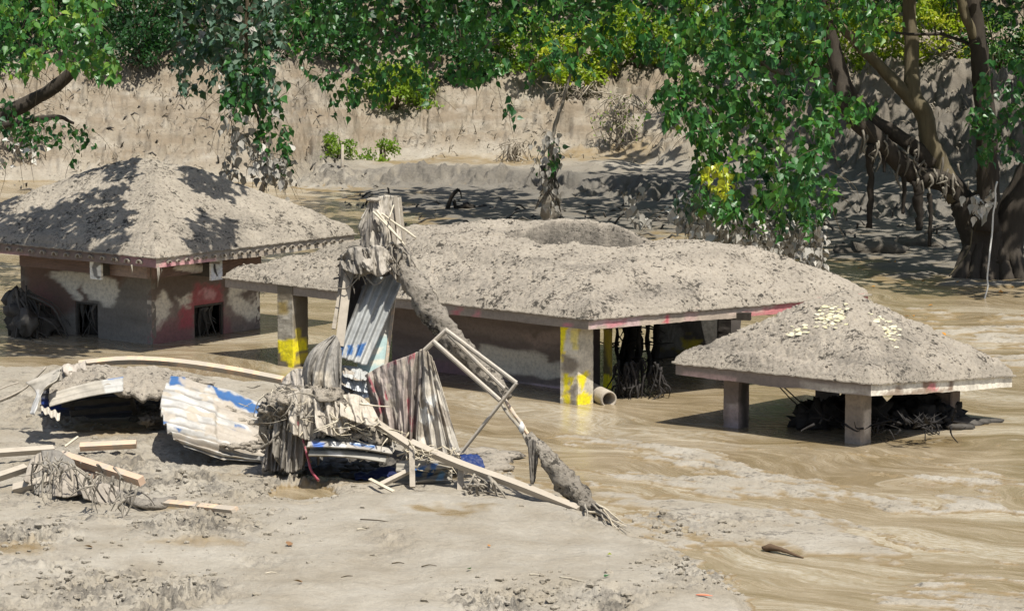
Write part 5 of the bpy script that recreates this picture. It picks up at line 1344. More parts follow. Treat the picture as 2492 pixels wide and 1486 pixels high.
# torn left end: curled strips
sheet('metal_strip', loft_fn(smat([(62, 930), (88, 955), (78, 985), (72, 1005)], [48.6, 48.3, 48, 47.8]), smat([(148, 893), (140, 920), (105, 948), (84, 1010)], [48.4, 48, 47.7, 47.6]), 1, .05, 5), 30, 30, M['sheet'], wreck, .012, (0.36, .325, .265), [([(62, 960), (95, 950), (100, 1010), (62, 1010)], (0.52, .50, .46), 4)], 45)['label'] = 'curled torn end of a sheet'
sheet('metal_strip', quad_fn(PD(100, 935, 48.6), PD(150, 893, 48.3), PD(145, 925, 48.2), PD(108, 950, 48.4), 0, bend=.05, bump=.05, seed=8), 24, 16, M['sheet'], wreck, .012, (0.30, .275, .23), [], 46)
sheet('metal_strip', quad_fn(PD(150, 895, 49.6), PD(208, 882, 50.0), PD(212, 910, 49.6), PD(158, 905, 49.2), 0, bend=.04, bump=.06, seed=9), 24, 12, M['sheet'], wreck, .03, (0.33, .29, .24), [], 47)
sheet('corrugated_sheet', quad_fn(PD(97, 985, 47.9), PD(146, 1003, 47.8), PD(144, 1022, 47.6), PD(100, 1000, 47.7), 3, .022, 's', seed=10), 40, 6, M['sheet'], wreck, .008, (0.45, .41, .34), [], 48)['label'] = 'scalloped scrap of corrugated sheet'
# strips poking out at the far left
for pts, w_, s_ in (([(-30, 985), (20, 965), (60, 945), (88, 918), (112, 893)], .10, 1), ([(-30, 960), (15, 940), (45, 930)], .07, 2), ([(0, 978), (40, 960), (78, 930)], .05, 3)):
    mm = MB(); P = curve_pts(smat(pts, [48.9] * len(pts)), 14)
    for i in range(13): pass
    mm.tube(P, w_ * .5, 4, .25, s_, flat=.35, tone=.6); mm.build('bent_strip', M['wood_grey'], wreck)
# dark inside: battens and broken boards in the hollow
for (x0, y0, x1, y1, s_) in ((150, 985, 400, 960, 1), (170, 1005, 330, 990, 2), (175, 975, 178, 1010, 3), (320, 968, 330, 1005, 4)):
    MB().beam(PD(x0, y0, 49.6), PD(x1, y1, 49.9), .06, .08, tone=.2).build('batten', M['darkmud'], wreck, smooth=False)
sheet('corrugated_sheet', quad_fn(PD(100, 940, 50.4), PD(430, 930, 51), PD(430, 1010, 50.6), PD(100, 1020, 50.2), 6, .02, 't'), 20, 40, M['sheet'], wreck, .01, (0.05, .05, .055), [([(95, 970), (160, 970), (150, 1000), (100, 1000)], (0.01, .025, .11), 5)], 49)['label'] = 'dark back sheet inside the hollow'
m = MB(); rng = np.random.default_rng(3)
for i in range(26):
    px = rng.uniform(330, 400); c = G(px, 1005 + rng.normal(0, 10), .05 + .25 * rng.random()); m.lump(c, .05 + .09 * rng.random(), i, (1.3, 1, .7), .7, 2, freq=2.4)
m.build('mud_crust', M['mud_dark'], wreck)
sheet('mud_lip', quad_fn(PD(380, 897, 50.8), PD(520, 935, 51.2), PD(520, 952, 50.4), PD(385, 916, 50.2), 0, bump=.05, seed=4), 40, 14, M['mud'], wreck, .03)

# ribbed barrel-like sheets
def barrel(S, T):
    # s along the ribs (left -> right), t over the curve (top back -> front bottom)
    xt = np.interp(S, [0, .5, 1], [418, 545, 690]); yt = np.interp(S, [0, .5, 1], [915, 948, 1005])
    xm = np.interp(S, [0, .5, 1], [392, 520, 672]); ym = np.interp(S, [0, .5, 1], [1000, 1030, 1085])
    xb = np.interp(S, [0, .5, 1], [448, 545, 668]); yb = np.interp(S, [0, .5, 1], [1085, 1118, 1128])
    a, b, c = PD(xt, yt, 49.0), PD(xm, ym, 46.6), PD(xb, yb, 45.85 + 0 * S)
    t = T[..., None]
    P = a * ((1 - t) * (1 - 2 * t)) + b * (4 * t * (1 - t)) + c * (t * (2 * t - 1))
    N = np.cross(np.gradient(P, axis=1), np.gradient(P, axis=0)); N /= np.linalg.norm(N, axis=2, keepdims=True) + 1e-9
    N *= np.where(N[..., 1:2] > 0, -1, 1)
    h =   .046 * np.sin(T * 9 * 2 * math.pi + .5 * fbm(S * 2, T * 2, 3, 2)) + .05 * fbm(S * 2.2, T * 2.2, 6, 3) - .05 * sstep(.5, .53, S) * sstep(.2, .3, T)
    return P + h[..., None] * N
def barrel_col(S, T, P, c):
    u, v = proj(P); q = lambda poly, soft=4: sstep(-soft, soft, sdist(np.array(poly, float), u + 7 * fbm(S * 9, T * 9, 71, 4), v + 7 * fbm(S * 9 + 4, T * 9, 72, 4)))[..., None]
    c = c * (0.9 + .25 * fbm(S * 4, T * 30, 73, 3))[..., None]
    gr = sstep(.1, -.7, np.sin(T * 9 * 2 * math.pi + .5 * fbm(S * 2, T * 2, 3, 2)))[..., None]; c = c * (1 - gr * .75) + np.array((.135, .118, .095)) * gr * .75
    rust = sstep(.15, .4, fbm(S * 5, T * 16, 74, 4))[..., None]; c = c * (1 - rust * .85) + np.array((.36, .31, .235)) * rust * .85
    for poly, col in (([(415, 912), (450, 912), (452, 940), (412, 940)], BLUE), ([(500, 930), (560, 955), (700, 1015), (700, 1040), (630, 1015), (540, 970)], BLUE), ([(395, 1018), (408, 1022), (404, 1030), (395, 1028)], BLUE), ([(566, 1034), (592, 1042), (586, 1052), (566, 1044)], BLUE), ([(420, 1040), (440, 1043), (430, 1052)], BLUE)):
        m = q(poly, 3); c = c * (1 - m) + np.array(col) * m
    for poly in ([(430, 915), (510, 930), (500, 950), (450, 945)], [(515, 972), (570, 985), (660, 1045), (690, 1075), (640, 1085), (590, 1030), (530, 1000)], [(395, 1000), (430, 1005), (430, 1020), (400, 1020)], [(500, 1030), (590, 1045), (640, 1070), (680, 1100), (620, 1095), (540, 1070), (500, 1060)], [(440, 1060), (560, 1080), (650, 1095), (650, 1105), (500, 1100)], [(395, 1055), (450, 1070), (440, 1100), (395, 1080)]):
        m = q(poly, 4); c = c * (1 - m * .9) + np.array(MUDC) * m * .9
    return c
sheet('corrugated_sheet', barrel, 110, 190, M['sheet'], wreck, .012, (0.40, .385, .35), [], 50, 4, barrel_col)['label'] = 'ribbed silver sheet bulging like a barrel, streaked with blue paint'
m = MB(); rng = np.random.default_rng(14)
for poly, n, r_ in (([(515, 965), (570, 975), (690, 1060), (690, 1090), (640, 1070), (560, 1010)], 60, .06), ([(430, 912), (510, 930), (505, 945), (440, 930)], 24, .05), ([(520, 1085), (600, 1068), (690, 1090), (690, 1108)], 26, .05)):
    k_ = 0
    while k_ < n:
        px, py = rng.uniform(390, 700), rng.uniform(900, 1120)
        if sdist(np.array(poly, float), np.array([px]), np.array([py]))[0] < 0: continue
        tt = np.clip((py - np.interp(px, [418, 690], [915, 1005])) / 170, 0, 1); d = 49.0 - 3.1 * min(1, tt * 1.6) + .1
        m.lump(PD(px, py, d - .12), r_ * (.5 + rng.random()), int(px + py), (1.5, 1, .6), .5, 1); k_ += 1
o = m.build('mud_clumps', M['mud'], wreck); o['kind'] = 'stuff'
m = MB(); m.tube(wobble(curve_pts(smat([(640, 1090), (690, 1060), (700, 1000), (690, 950)], [47.3] * 4), 20), .04, 4), np.linspace(.14, .08, 20), 8, .5, 4); m.build('mud_crust', M['mud_grey'], wreck)

def plank(pts, ds, w, h, mat, label, name='plank', up=(0, -.55, .85), tone=.6, parent=None, n=16, cat='plank'):
    P = curve_pts(smat(pts, ds), n if len(pts) > 2 else 2); m = MB()
    v = []; P = np.asarray(P); T = np.gradient(P, axis=0)
    for p, t in zip(P, T):
        t = t / np.linalg.norm(t); sd = np.cross(t, up); sd /= np.linalg.norm(sd); u_ = np.cross(sd, t)
        for a, b in ((-1, -1), (1, -1), (1, 1), (-1, 1)): v.append(p + sd * a * w / 2 + u_ * b * h / 2)
    k = len(P); q = [(3, 2, 1, 0), tuple((k - 1) * 4 + i for i in range(4))]
    for i in range(k - 1):
        for j in range(4): q.append((i * 4 + j, i * 4 + (j + 1) % 4, i * 4 + 4 + (j + 1) % 4, i * 4 + 4 + j))
    m.add(v, q, tone=np.tile(tone + .15 * np.sin(np.arange(k) * 1.7), (4, 1)).T.ravel())
    o = m.build(name, M[mat], parent, smooth=False)
    return tag(o, label, cat) if parent is None else o

plank([(192, 886), (310, 876), (430, 882), (560, 900), (690, 925)], [51.2, 51.2, 51.0, 50.6, 50.0], .10, .10, 'wood', 'long pale reddish beam bowed over the collapsed corrugated roof', 'timber', cat='beam')
plank([(590, 977), (670, 1000)], [49.4, 48.6], .05, .05, 'wood_grey', 'thin batten lying along the blue edge of the ribbed sheet', cat='batten')

# --- small heap of planks and rags, lower left
def on_ground(px, py, up=0.0):
    q = G(px, py, 0.1)
    for _ in range(5):
        z_ = float(tz_at(q[0], q[1])[0]) + up; q = G(px, py, z_)
    return q
gz = lambda px, py: on_ground(px, py, .05)
def gd(px, py, z=.16): return float(on_ground(px, py, z - .12)[1])
plank([(195, 1087), (332, 1080)], [gd(195, 1087, .25)] * 2, .10, .10, 'wood_clean', 'short fresh plank lying level at the top of the small heap')
plank([(150, 1108), (345, 1170)], [gd(150, 1110, .45), gd(345, 1172, .32)], .11, .12, 'wood_clean', 'long fresh plank slanting down to the right from the small heap')
plank([(165, 1128), (232, 1160)], [gd(170, 1130, .3), gd(232, 1160, .25)], .10, .09, 'wood_clean', 'stub of fresh plank below the slanting one')
plank([(-40, 1104), (130, 1092)], [gd(0, 1104, .3), gd(130, 1092, .3)], .10, .09, 'wood_grey', 'muddy plank reaching the left edge above the rags')
plank([(-40, 1172), (62, 1138)], [gd(0, 1165, .3), gd(62, 1140, .35)], .10, .10, 'wood_grey', 'grey plank leaning out at the left edge below the rags')
plank([(34, 1190), (125, 1168)], [gd(34, 1192, .15), gd(125, 1170, .3)], .13, .12, 'wood_grey', 'muddy board end resting in front of the rags')
plank([(405, 1222), (572, 1240)], [gd(405, 1222, .27), gd(572, 1240, .25)], .11, .05, 'wood', 'pale flat board lying on the mud right of the small heap')
plank([(158, 1086), (190, 1062)], [44.6, 44.8], .03, .02, 'straw', 'pale splinter sticking up behind the small heap', cat='splinter')
heap = thing('rag_heap', 'small heap of mud caked rags and roots holding planks, lower left', 'rag heap', tuple(float(a) for a in gz(170, 1190)))
def rag(top, bot, ds, seed, name='rag', pl=3, amp=.05, col=(0.24, .21, .17), parent=None, n=(46, 30), mid=None, layers=(), thick=.02, label=None):
    k = len(top); o = sheet(name, loft_fn(smat(top, ds[0]), smat(bot, ds[1]), pl, amp, seed), n[0], n[1], M['cloth'], parent, thick, col, layers, seed, 4)
    if label: o['label'] = label
    return o
rag([(72, 1120), (100, 1100), (150, 1110)], [(60, 1165), (95, 1190), (130, 1160)], ([44.2] * 3, [43.5] * 3), 3, parent=heap, amp=.06)
rag([(100, 1095), (140, 1095), (180, 1120)], [(115, 1150), (150, 1150), (190, 1140)], ([44.2] * 3, [43.6] * 3), 4, parent=heap, amp=.07, col=(.18, .165, .14))
rag([(130, 1150), (165, 1130), (205, 1150)], [(125, 1205), (165, 1208), (200, 1200)], ([43.6] * 3, [43.0] * 3), 5, parent=heap, amp=.06)
rag([(180, 1140), (230, 1165), (290, 1185)], [(200, 1210), (270, 1228), (330, 1225)], ([43.4] * 3, [42.8] * 3), 6, parent=heap, amp=.06, pl=5)
rag([(80, 1150), (110, 1145), (150, 1160)], [(85, 1200), (105, 1205), (120, 1200)], ([43.7] * 3, [43.3] * 3), 7, parent=heap, amp=.05, col=(.17, .155, .13))
m = MB(); rng = np.random.default_rng(8)
m.tube(wobble(curve_pts([gz(255, 1175), gz(300, 1205), gz(350, 1228), gz(400, 1222), gz(425, 1208)], 30), .03, 1), np.concatenate([np.linspace(.05, .13, 20), np.linspace(.12, .03, 10)]), 8, .45, 1, tone=.5, flat=.6)
m.build('caked_root', M['mud_grey'], heap)
for i in range(60):
    px, py = rng.uniform(60, 350), 0; py = np.interp(px, [70, 150, 330], [1120, 1120, 1200]) + rng.normal(0, 14)
    p = G(px, py + 30, .45); p = PD(px, py, p[1]); e = p + np.array([rng.normal(0, .2), rng.normal(0, .15), -rng.uniform(.15, .5)])
    MB().tube(wobble(curve_pts([p, (p + e) / 2 + rng.normal(0, .05, 3), e], 9), .03, i), np.linspace(.013, .004, 9) * rng.uniform(.4, 1.8), 5, .5, i, tone=rng.random()).build('root', M['root'], heap)
# little dark pools under the heap are terrain; dark stub of wood
plank([(455, 1225), (462, 1236)], [43.0, 42.9], .07, .06, 'wood_grey', 'dark stub of wood under the flat pale board', tone=.1, cat='wood stub')

# --- the leaning wreck in the middle
bz = 46.0
stump_t = thing('broken_post', 'tall broken post wrapped in mud caked cloth, topmost of the debris heap', 'post', tuple(float(a) for a in PD(925, 900, 46.4)))
m = MB(); m.tube(wobble(curve_pts(smat([(905, 905), (915, 760), (925, 640), (932, 560), (938, 490)], [46.6] * 5), 40), .03, 3), np.linspace(.20, .14, 40), 12, .3, 3, tone=.4); m.build('core', M['mud_grey'], stump_t)
TC = M['cloth']
rag([(903, 492), (925, 478), (948, 475), (970, 482)], [(880, 560), (905, 600), (945, 615), (985, 640)], ([46.4, 46.2, 46.2, 46.4], [46.2, 46.0, 46.0, 46.2]), 11, parent=stump_t, pl=1.3, amp=.13, col=(.36, .325, .268), label='pale mud stiffened cloth over the post top', n=(70, 40))
rag([(897, 500), (905, 490), (922, 500)], [(872, 548), (890, 600), (930, 600)], ([46.1] * 3, [46.0] * 3), 12, parent=stump_t, pl=2, amp=.05, col=(.27, .245, .205))
plank([(962, 478), (974, 600)], [46.2, 46.2], .06, .05, 'wood_grey', '', parent=stump_t, name='slat')
plank([(972, 480), (984, 590)], [46.4, 46.4], .05, .05, 'wood_grey', '', parent=stump_t, name='slat')
plank([(952, 520), (966, 640)], [46.1, 46.1], .06, .04, 'wood_grey', '', parent=stump_t, name='slat')
MB().lump(PD(908, 486, 46.1), .075, 3, (1.5, 1, .45), .2, 1).build('cap', M['mud'], stump_t)
for a_, b_, r_ in (((908, 515), (978, 585), .018), ((915, 512), (985, 597), .018), ((930, 520), (1013, 579), .018), ((958, 500), (948, 530), .012)):
    m = MB(); m.tube(wobble(curve_pts(smat([a_, ((a_[0] + b_[0]) / 2, (a_[1] + b_[1]) / 2), b_], [45.9, 45.8, 45.7]), 10), .01, int(a_[0])), r_, 5, .1, tone=.9); m.build('stick', M['straw'], stump_t)
# rope-like bundle round the waist of the post
m_ = []
rng = np.random.default_rng(21)
for i in range(10):
    y0 = rng.uniform(604, 660); k_ = rng.uniform(-10, 10)
    pts = [(828 + rng.normal(0, 8), y0 + 18 + rng.normal(0, 8)), (870, y0 + 2.2 * k_ + 8), (915, y0 - 2.2 * k_ + 12), (955, y0 + rng.normal(0, 14)), (975 + rng.normal(0, 8), y0 + 22)]
    m = MB(); m.tube(wobble(curve_pts(smat(pts, [46.2, 45.9, 45.8, 45.85, 46.1]), 26), .04, i), rng.uniform(.012, .036), 6, .9, i, tone=rng.random(), flat=.6, fs=9); m.build('rag_rope', M['root'] if i % 3 else M['darkmud'], stump_t)
for i in range(16):
    p = PD(rng.uniform(830, 960), rng.uniform(600, 650), 45.8); e = p + np.array([rng.normal(0, .2), rng.normal(-.05, .05), -rng.uniform(.1, .45)])
    m = MB(); m.tube(wobble(curve_pts([p, (p + e) / 2 + rng.normal(0, .06, 3), e], 8), .03, i), np.linspace(.018, .006, 8), 4, .3, i, tone=rng.random()); m.build('strand', M['root'], stump_t)
rag([(905, 620), (930, 600), (970, 605)], [(905, 665), (940, 660), (975, 690)], ([45.9] * 3, [45.8] * 3), 14, parent=stump_t, pl=3, amp=.07, col=(.30, .27, .225), n=(40, 24))
rag([(828, 622), (860, 600), (905, 606)], [(832, 652), (872, 668), (912, 655)], ([46.0, 45.8, 45.8], [45.85, 45.65, 45.7]), 17, parent=stump_t, pl=1.5, amp=.09, col=(.20, .18, .15), n=(50, 30))
rag([(880, 610), (915, 596), (950, 612)], [(872, 640), (920, 672), (958, 650)], ([45.9, 45.75, 45.8], [45.7, 45.6, 45.7]), 18, parent=stump_t, pl=2, amp=.09, col=(.29, .26, .215), n=(50, 30))
rag([(886, 545), (905, 530), (930, 560)], [(872, 615), (900, 628), (940, 622)], ([46.0, 45.95, 45.95], [45.95, 45.85, 45.85]), 19, parent=stump_t, pl=1, amp=.08, col=(.15, .135, .115), n=(50, 30), label='dark grey mud soaked cloth below the pale one')
rag([(826, 640), (838, 625), (850, 640)], [(822, 720), (832, 728), (838, 715)], ([46.1] * 3, [46.1] * 3), 15, parent=stump_t, pl=1, amp=.04, col=(.10, .09, .08), n=(20, 20))

# boards and the grey corrugated sheet leaning on the post
sheet('board', quad_fn(PD(925, 600, 46.35), PD(975, 605, 46.5), PD(938, 905, 45.9), PD(866, 912, 45.75), 0, bend=.03, seed=1), 60, 90, M['sheet'], None, .02, (0.40, .37, .31),
      [([(880, 830), (960, 815), (955, 920), (860, 920)], (0.33, .43, .41), 8), ([(890, 850), (930, 845), (925, 860), (888, 866)], (0.55, .53, .44), 4), ([(900, 880), (940, 872), (938, 884), (898, 890)], (0.56, .53, .43), 4)], 61, 5)
tag(bpy.context.scene.collection.objects[-1], 'cream board with a pale turquoise foot leaning behind the grey corrugated sheet', 'board')
plank([(974, 606), (940, 890)], [46.45, 45.9], .045, .06, 'wood', 'thin pale batten along the right edge of the cream board', cat='batten')
sheet('corrugated_sheet', quad_fn(PD(905, 640, 46.15), PD(981, 682, 46.2), PD(893, 890, 45.55), PD(818, 866, 45.5), 4.5, .030, 's', bend=.02, seed=2), 90, 60, M['sheet'], None, .008, (0.25, .255, .245),
      [([(815, 838), (905, 835), (890, 890), (815, 880)], (0.36, .36, .34), 4), ([(822, 842), (838, 842), (834, 868), (820, 868)], BLUE, 2), ([(846, 840), (862, 838), (855, 862), (844, 866)], BLUE, 2.5), ([(870, 838), (892, 836), (878, 868), (866, 866)], BLUE, 2.5), ([(895, 640), (920, 650), (880, 740), (850, 790), (850, 760)], (0.10, .095, .085), 7)], 62, 4)
tag(bpy.context.scene.collection.objects[-1], 'plain grey corrugated sheet leaning upright with blue smears at its foot', 'metal sheet')
sheet('board', quad_fn(PD(856, 640, 46.4), PD(925, 640, 46.45), PD(862, 850, 46.0), PD(820, 850, 45.95), 0, bump=.03, seed=5), 30, 40, M['cloth'], None, .03, (0.045, .04, .035), [([(880, 700), (890, 700), (886, 730), (878, 730)], (.3, .27, .22), 4)], 63)
tag(bpy.context.scene.collection.objects[-1], 'black mud soaked board behind the grey corrugated sheet', 'board')
plank([(851, 640), (826, 842)], [45.95, 45.55], .13, .07, 'wood_grey', 'pale upright plank at the left of the grey corrugated sheet', tone=.9, up=(0, -1, 0.1))
plank([(838, 650), (812, 800)], [46.1, 45.75], .06, .05, 'wood_grey', 'dark muddy plank behind the pale upright one', tone=.0, up=(0, -1, 0.1))

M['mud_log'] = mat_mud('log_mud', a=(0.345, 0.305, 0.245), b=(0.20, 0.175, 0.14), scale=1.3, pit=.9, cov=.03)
# leaning mud-caked log, in two pieces
lg = thing('log', 'long mud caked log slanting from the tall post down to the mud at the right', 'log', tuple(float(a) for a in G(1440, 1240, 0.1)))
def lrad(pts, n): return np.interp(np.linspace(0, 1, n), np.linspace(0, 1, len(pts)), pts)
pts = [(972, 600), (985, 650), (1012, 700), (1045, 752), (1085, 800), (1120, 842), (1165, 895), (1200, 930), (1238, 968)]
m = MB(); m.tube(wobble(curve_pts(smat(pts, np.linspace(46.0, 44.4, 9)), 160), .025, 6), lrad([.11, .13, .165, .175, .165, .155, .12, .14, .06], 160), 22, .25, 6, fs=3.0, lumpy=.38); m.build('log_upper', M['mud_log'], lg)
pts = [(1286, 1058), (1305, 1082), (1340, 1120), (1378, 1168), (1412, 1212), (1440, 1240), (1480, 1262), (1540, 1292)]
m = MB(); m.tube(wobble(curve_pts(smat(pts, [43.4, 43.3, 43.1, 42.9, 42.7, 42.5, 42.2, 41.7]), 130), .02, 7), lrad([.05, .09, .125, .145, .135, .11, .07, .03], 130), 22, .25, 7, fs=3.2, lumpy=.38); m.build('log_lower', M['mud_log'], lg)
for pts, r_, mt in (([(1225, 965), (1255, 1010), (1282, 1050), (1300, 1075)], .030, 'wood'), ([(1215, 970), (1240, 1010), (1268, 1045), (1288, 1085)], .026, 'root')):
    m = MB(); m.tube(wobble(curve_pts(smat(pts, [44.3, 44.0, 43.7, 43.4]), 20), .015, 3), r_, 6, .3, 3, tone=.7); m.build('splinter', M[mt], lg)
MB().lump(PD(1270, 1040, 43.6), .055, 4, (.8, .8, 1.5), .3, 1).build('white_knot', M['rope'], lg)
rng = np.random.default_rng(4)
for i in range(12):
    t = rng.random(); p = PD(975 + 55 * t + rng.normal(0, 6), 600 + 100 * t, 45.8); e = p + np.array([rng.normal(.12, .12), rng.normal(-.05, .05), -rng.uniform(.15, .45)])
    m = MB(); m.tube(wobble(curve_pts([p, (p + e) / 2 + rng.normal(0, .05, 3), e], 8), .02, i), np.linspace(.03, .008, 8) * rng.uniform(.5, 1.3), 5, .4, i, tone=rng.random()); m.build('bark_strip', M['root'], lg)
for i in range(9):
    p = PD(1440 + rng.normal(0, 14), 1232 + rng.normal(0, 8), 42.4); e = G(1500 + rng.normal(0, 25), 1280 + rng.normal(0, 8), .1)
    m = MB(); m.tube(wobble(curve_pts([p, (p + e) / 2 + (0, 0, .03), e], 8), .02, i), np.linspace(.022, .006, 8), 4, .3, i, tone=rng.random()); m.build('splinter', M['straw'] if i % 2 else M['root'], lg)
rag([(1284, 1075), (1296, 1068), (1312, 1078)], [(1290, 1172), (1296, 1178), (1300, 1168)], ([43.2] * 3, [43.2] * 3), 16, parent=lg, pl=2, amp=.05, col=(.15, .135, .115), n=(24, 40), label='dark rag dangling below the broken middle')

# rectangular frame of angle iron
fr_ = thing('metal_frame', 'tilted rectangular frame of thin angle iron leaning on the mud caked log', 'frame', tuple(float(a) for a in PD(1130, 1098, 44.6)))
fp = lambda x, y, d=44.1: PD(x, y, d)
for a_, b_, w_, dA, dB in (((1032, 850), (1088, 798), .075, 44.6, 44.6), ((1086, 801), (1258, 930), .075, 44.5, 44.0), ((1256, 932), (1122, 1100), .085, 43.95, 44.2), ((1055, 828), (1218, 972), .075, 44.35, 43.85), ((1092, 812), (1228, 944), .055, 44.75, 44.3)):
    A_, B_ = PD(*a_, dA), PD(*b_, dB); m = MB(); w_ *= .62; m.beam(A_, B_, w_ * .8, .022, (0, -.5, 1), tone=.75)
    d_ = (B_ - A_) / np.linalg.norm(B_ - A_); sd = np.cross(d_, (0, -.5, 1)); sd /= np.linalg.norm(sd); u_ = np.cross(sd, d_)
    m.beam(A_ + sd * w_ * .4 - u_ * w_ * .46, B_ + sd * w_ * .4 - u_ * w_ * .46, .022, w_ * .85, (0, -.5, 1), tone=.2)
    m.build('bar', M['iron'], fr_, smooth=False)

# cloths
def stripes(S, T, P, c):
    u, v = proj(P)
    m = (sstep(.25, .5, np.sin(S * 17 + 1.3 * fbm(S * 4, T * 1.5, 5, 2) * 2)) * sstep(.05, .3, fbm(S * 3 + 2, T * 2.2, 8, 3) + .25))[..., None]
    c = c * (1 - m * .85) + np.array((.30, .07, .085)) * m * .85
    d = sstep(.45, .8, np.sin(S * 13 + 2.0))[..., None]; c = c * (1 - .6 * d) + np.array((.085, .08, .078)) * .6 * d
    g = sstep(.1, .35, fbm(S * 5, T * 4 + 3, 9, 5, .65))[..., None]; return c * (1 - g * .8) + np.array((.33, .29, .235)) * g * .8
ct = sheet('cloth', loft_fn(smat([(888, 912), (930, 888), (985, 868), (1030, 850)], [45.4, 45.2, 45.0, 44.9]), smat([(905, 1010), (955, 1045), (985, 1078), (1012, 1092)], [45.1, 44.9, 44.8, 44.7]), 4.0, .10, 31, sharp=.8), 170, 80, M['cloth'], None, .012, (.27, .225, .195), [], 71, 5, stripes)
tag(ct, 'grey cloth with dull red stripes hanging in folds over the debris heap', 'cloth')
ct = sheet('cloth', loft_fn(smat([(1020, 852), (1032, 848), (1046, 862), (1055, 880)], [44.95, 44.9, 44.9, 45.0]), smat([(1015, 1085), (1055, 1098), (1090, 1105), (1120, 1098)], [44.7, 44.5, 44.5, 44.7]), 4, .075, 32), 110, 90, M['cloth'], None, .012, (.40, .365, .305), [([(1028, 975), (1060, 960), (1065, 1000), (1040, 1040), (1020, 1030)], (.55, .54, .50), 6), ([(1000, 860), (1045, 860), (1040, 930), (1000, 930)], (.19, .175, .15), 8)], 72, 6, splash(77, .1, .3))
tag(ct, 'pale muddy cloth trailing down right of the red striped cloth', 'cloth')
ct = sheet('cloth', loft_fn(smat([(806, 820), (816, 815), (826, 830), (832, 850)], [45.6, 45.5, 45.5, 45.6]), smat([(735, 955), (775, 962), (815, 955), (832, 945)], [45.2, 45.0, 45.0, 45.2]), 3.5, .10, 33, mid=smat([(745, 870), (780, 880), (815, 880), (832, 890)], [45.2, 45.1, 45.1, 45.3])), 120, 80, M['cloth'], None, .012, (.20, .185, .16), [([(760, 905), (800, 910), (812, 950), (760, 955)], (.37, .33, .265), 10)], 73, 6)
tag(ct, 'thick grey cloth bunched to a peak at the left foot of the corrugated sheet', 'cloth')
ct = sheet('cloth', loft_fn(smat([(690, 920), (715, 898), (745, 900), (760, 925)], [45.6, 45.5, 45.4, 45.4]), smat([(672, 960), (720, 965), (760, 960), (775, 955)], [45.3, 45.1, 45.0, 45.0]), 3, .07, 34), 90, 50, M['cloth'], None, .012, (.28, .25, .21), [], 74)
tag(ct, 'brown grey rag folded on top of the root mass', 'rag')
for i, (tp, bt, col) in enumerate((([(832, 888), (870, 893), (895, 905)], [(835, 915), (868, 925), (892, 925)], (.30, .30, .28)), ([(832, 905), (870, 908), (892, 915)], [(830, 935), (865, 950), (895, 955)], (.40, .41, .41)), ([(825, 925), (860, 935), (890, 935)], [(830, 962), (870, 972), (900, 965)], (.46, .48, .50)))):
    ct = sheet('plastic_sheet', loft_fn(smat(tp, [45.7, 45.6, 45.6]), smat(bt, [45.4, 45.3, 45.3]), 2.5, .05, 36 + i), 60, 30, M['sheet'], None, .008, col, [], 75 + i, 5, splash(80 + i, .1, .3))
    tag(ct, ['crumpled plastic under the cream board foot, uppermost fold', 'crumpled silvery plastic between the grey cloth and the striped cloth', 'whitish plastic fold just above the mud topped slab'][i], 'plastic sheet')

# root mass at the left of the heap
rmass = thing('root_mass', 'matted clump of roots and straw hung with mud, left end of the debris heap', 'root mass', tuple(float(a) for a in G(720, 1150, 0)))
rng = np.random.default_rng(88)
m = MB()
for i in range(60):
    px, py = rng.normal(740, 42), rng.normal(990, 26); m.lump(PD(px, py, 45.15 + rng.normal(0, .15)), .07 + .12 * rng.random(), i, (1.3, 1, .8), .8, 2, rng.random(), 2.6)
for i in range(26):
    px = rng.normal(700, 22); py = rng.uniform(1010, 1140); m.lump(PD(px, py, 45.35 + .0 * py), .10 + .09 * rng.random(), i + 70, (.9, .9, 1.5), .7, 1, rng.random() * .5, 2.0)
o = m.build('mud_mass', M['mud'], rmass); o['kind'] = 'stuff'
k_ = 0
for i in range(130):
    px, py = rng.normal(735, 48), rng.normal(985, 30); p = PD(px, py, 44.9 + rng.normal(0, .12))
    a_ = rng.normal(.15, .9); L = rng.uniform(.15, .55)
    e = p + np.array([math.sin(a_) * L, rng.normal(-.08, .08), -abs(math.cos(a_)) * L * .7]); 
    m = MB(); m.tube(wobble(curve_pts([p, (p + e) / 2 + rng.normal(0, .05, 3) + (0, -.03, .03), e], 7), .02, i), np.linspace(.011, .003, 7) * rng.uniform(.5, 1.7), 4, .3, i, tone=rng.random()); m.build('root', M['root'] if rng.random() < .8 else M['straw'], rmass)
for i in range(44):   # muddy hanks hanging to the ground
    px = rng.uniform(672, 790); p = PD(px, rng.uniform(985, 1040), 45.1 + rng.normal(0, .15)); L = rng.uniform(.35, .95) * (1.0 if px < 735 else .7)
    e = p + np.array([rng.normal(-.05, .08), rng.normal(0, .08), -L]); e[2] = max(e[2], .02)
    m = MB(); m.tube(wobble(curve_pts([p, (p + e) / 2 + rng.normal(0, .04, 3), e], 12), .04, i), np.linspace(.07, .012, 12) * rng.uniform(.3, 1.2), 6, .8, i, tone=rng.random() * .7); m.build('mud_hank', M['root'] if i % 2 else M['mud_grey'], rmass)
m = MB()
for i in range(14): m.lump(G(rng.uniform(640, 780), 1140 + rng.normal(0, 10), .02), .12 + .10 * rng.random(), i, (1.6, 1, .5), .5, 1)
m.build('mud_foot', M['mud_grey'], rmass)['kind'] = 'stuff'
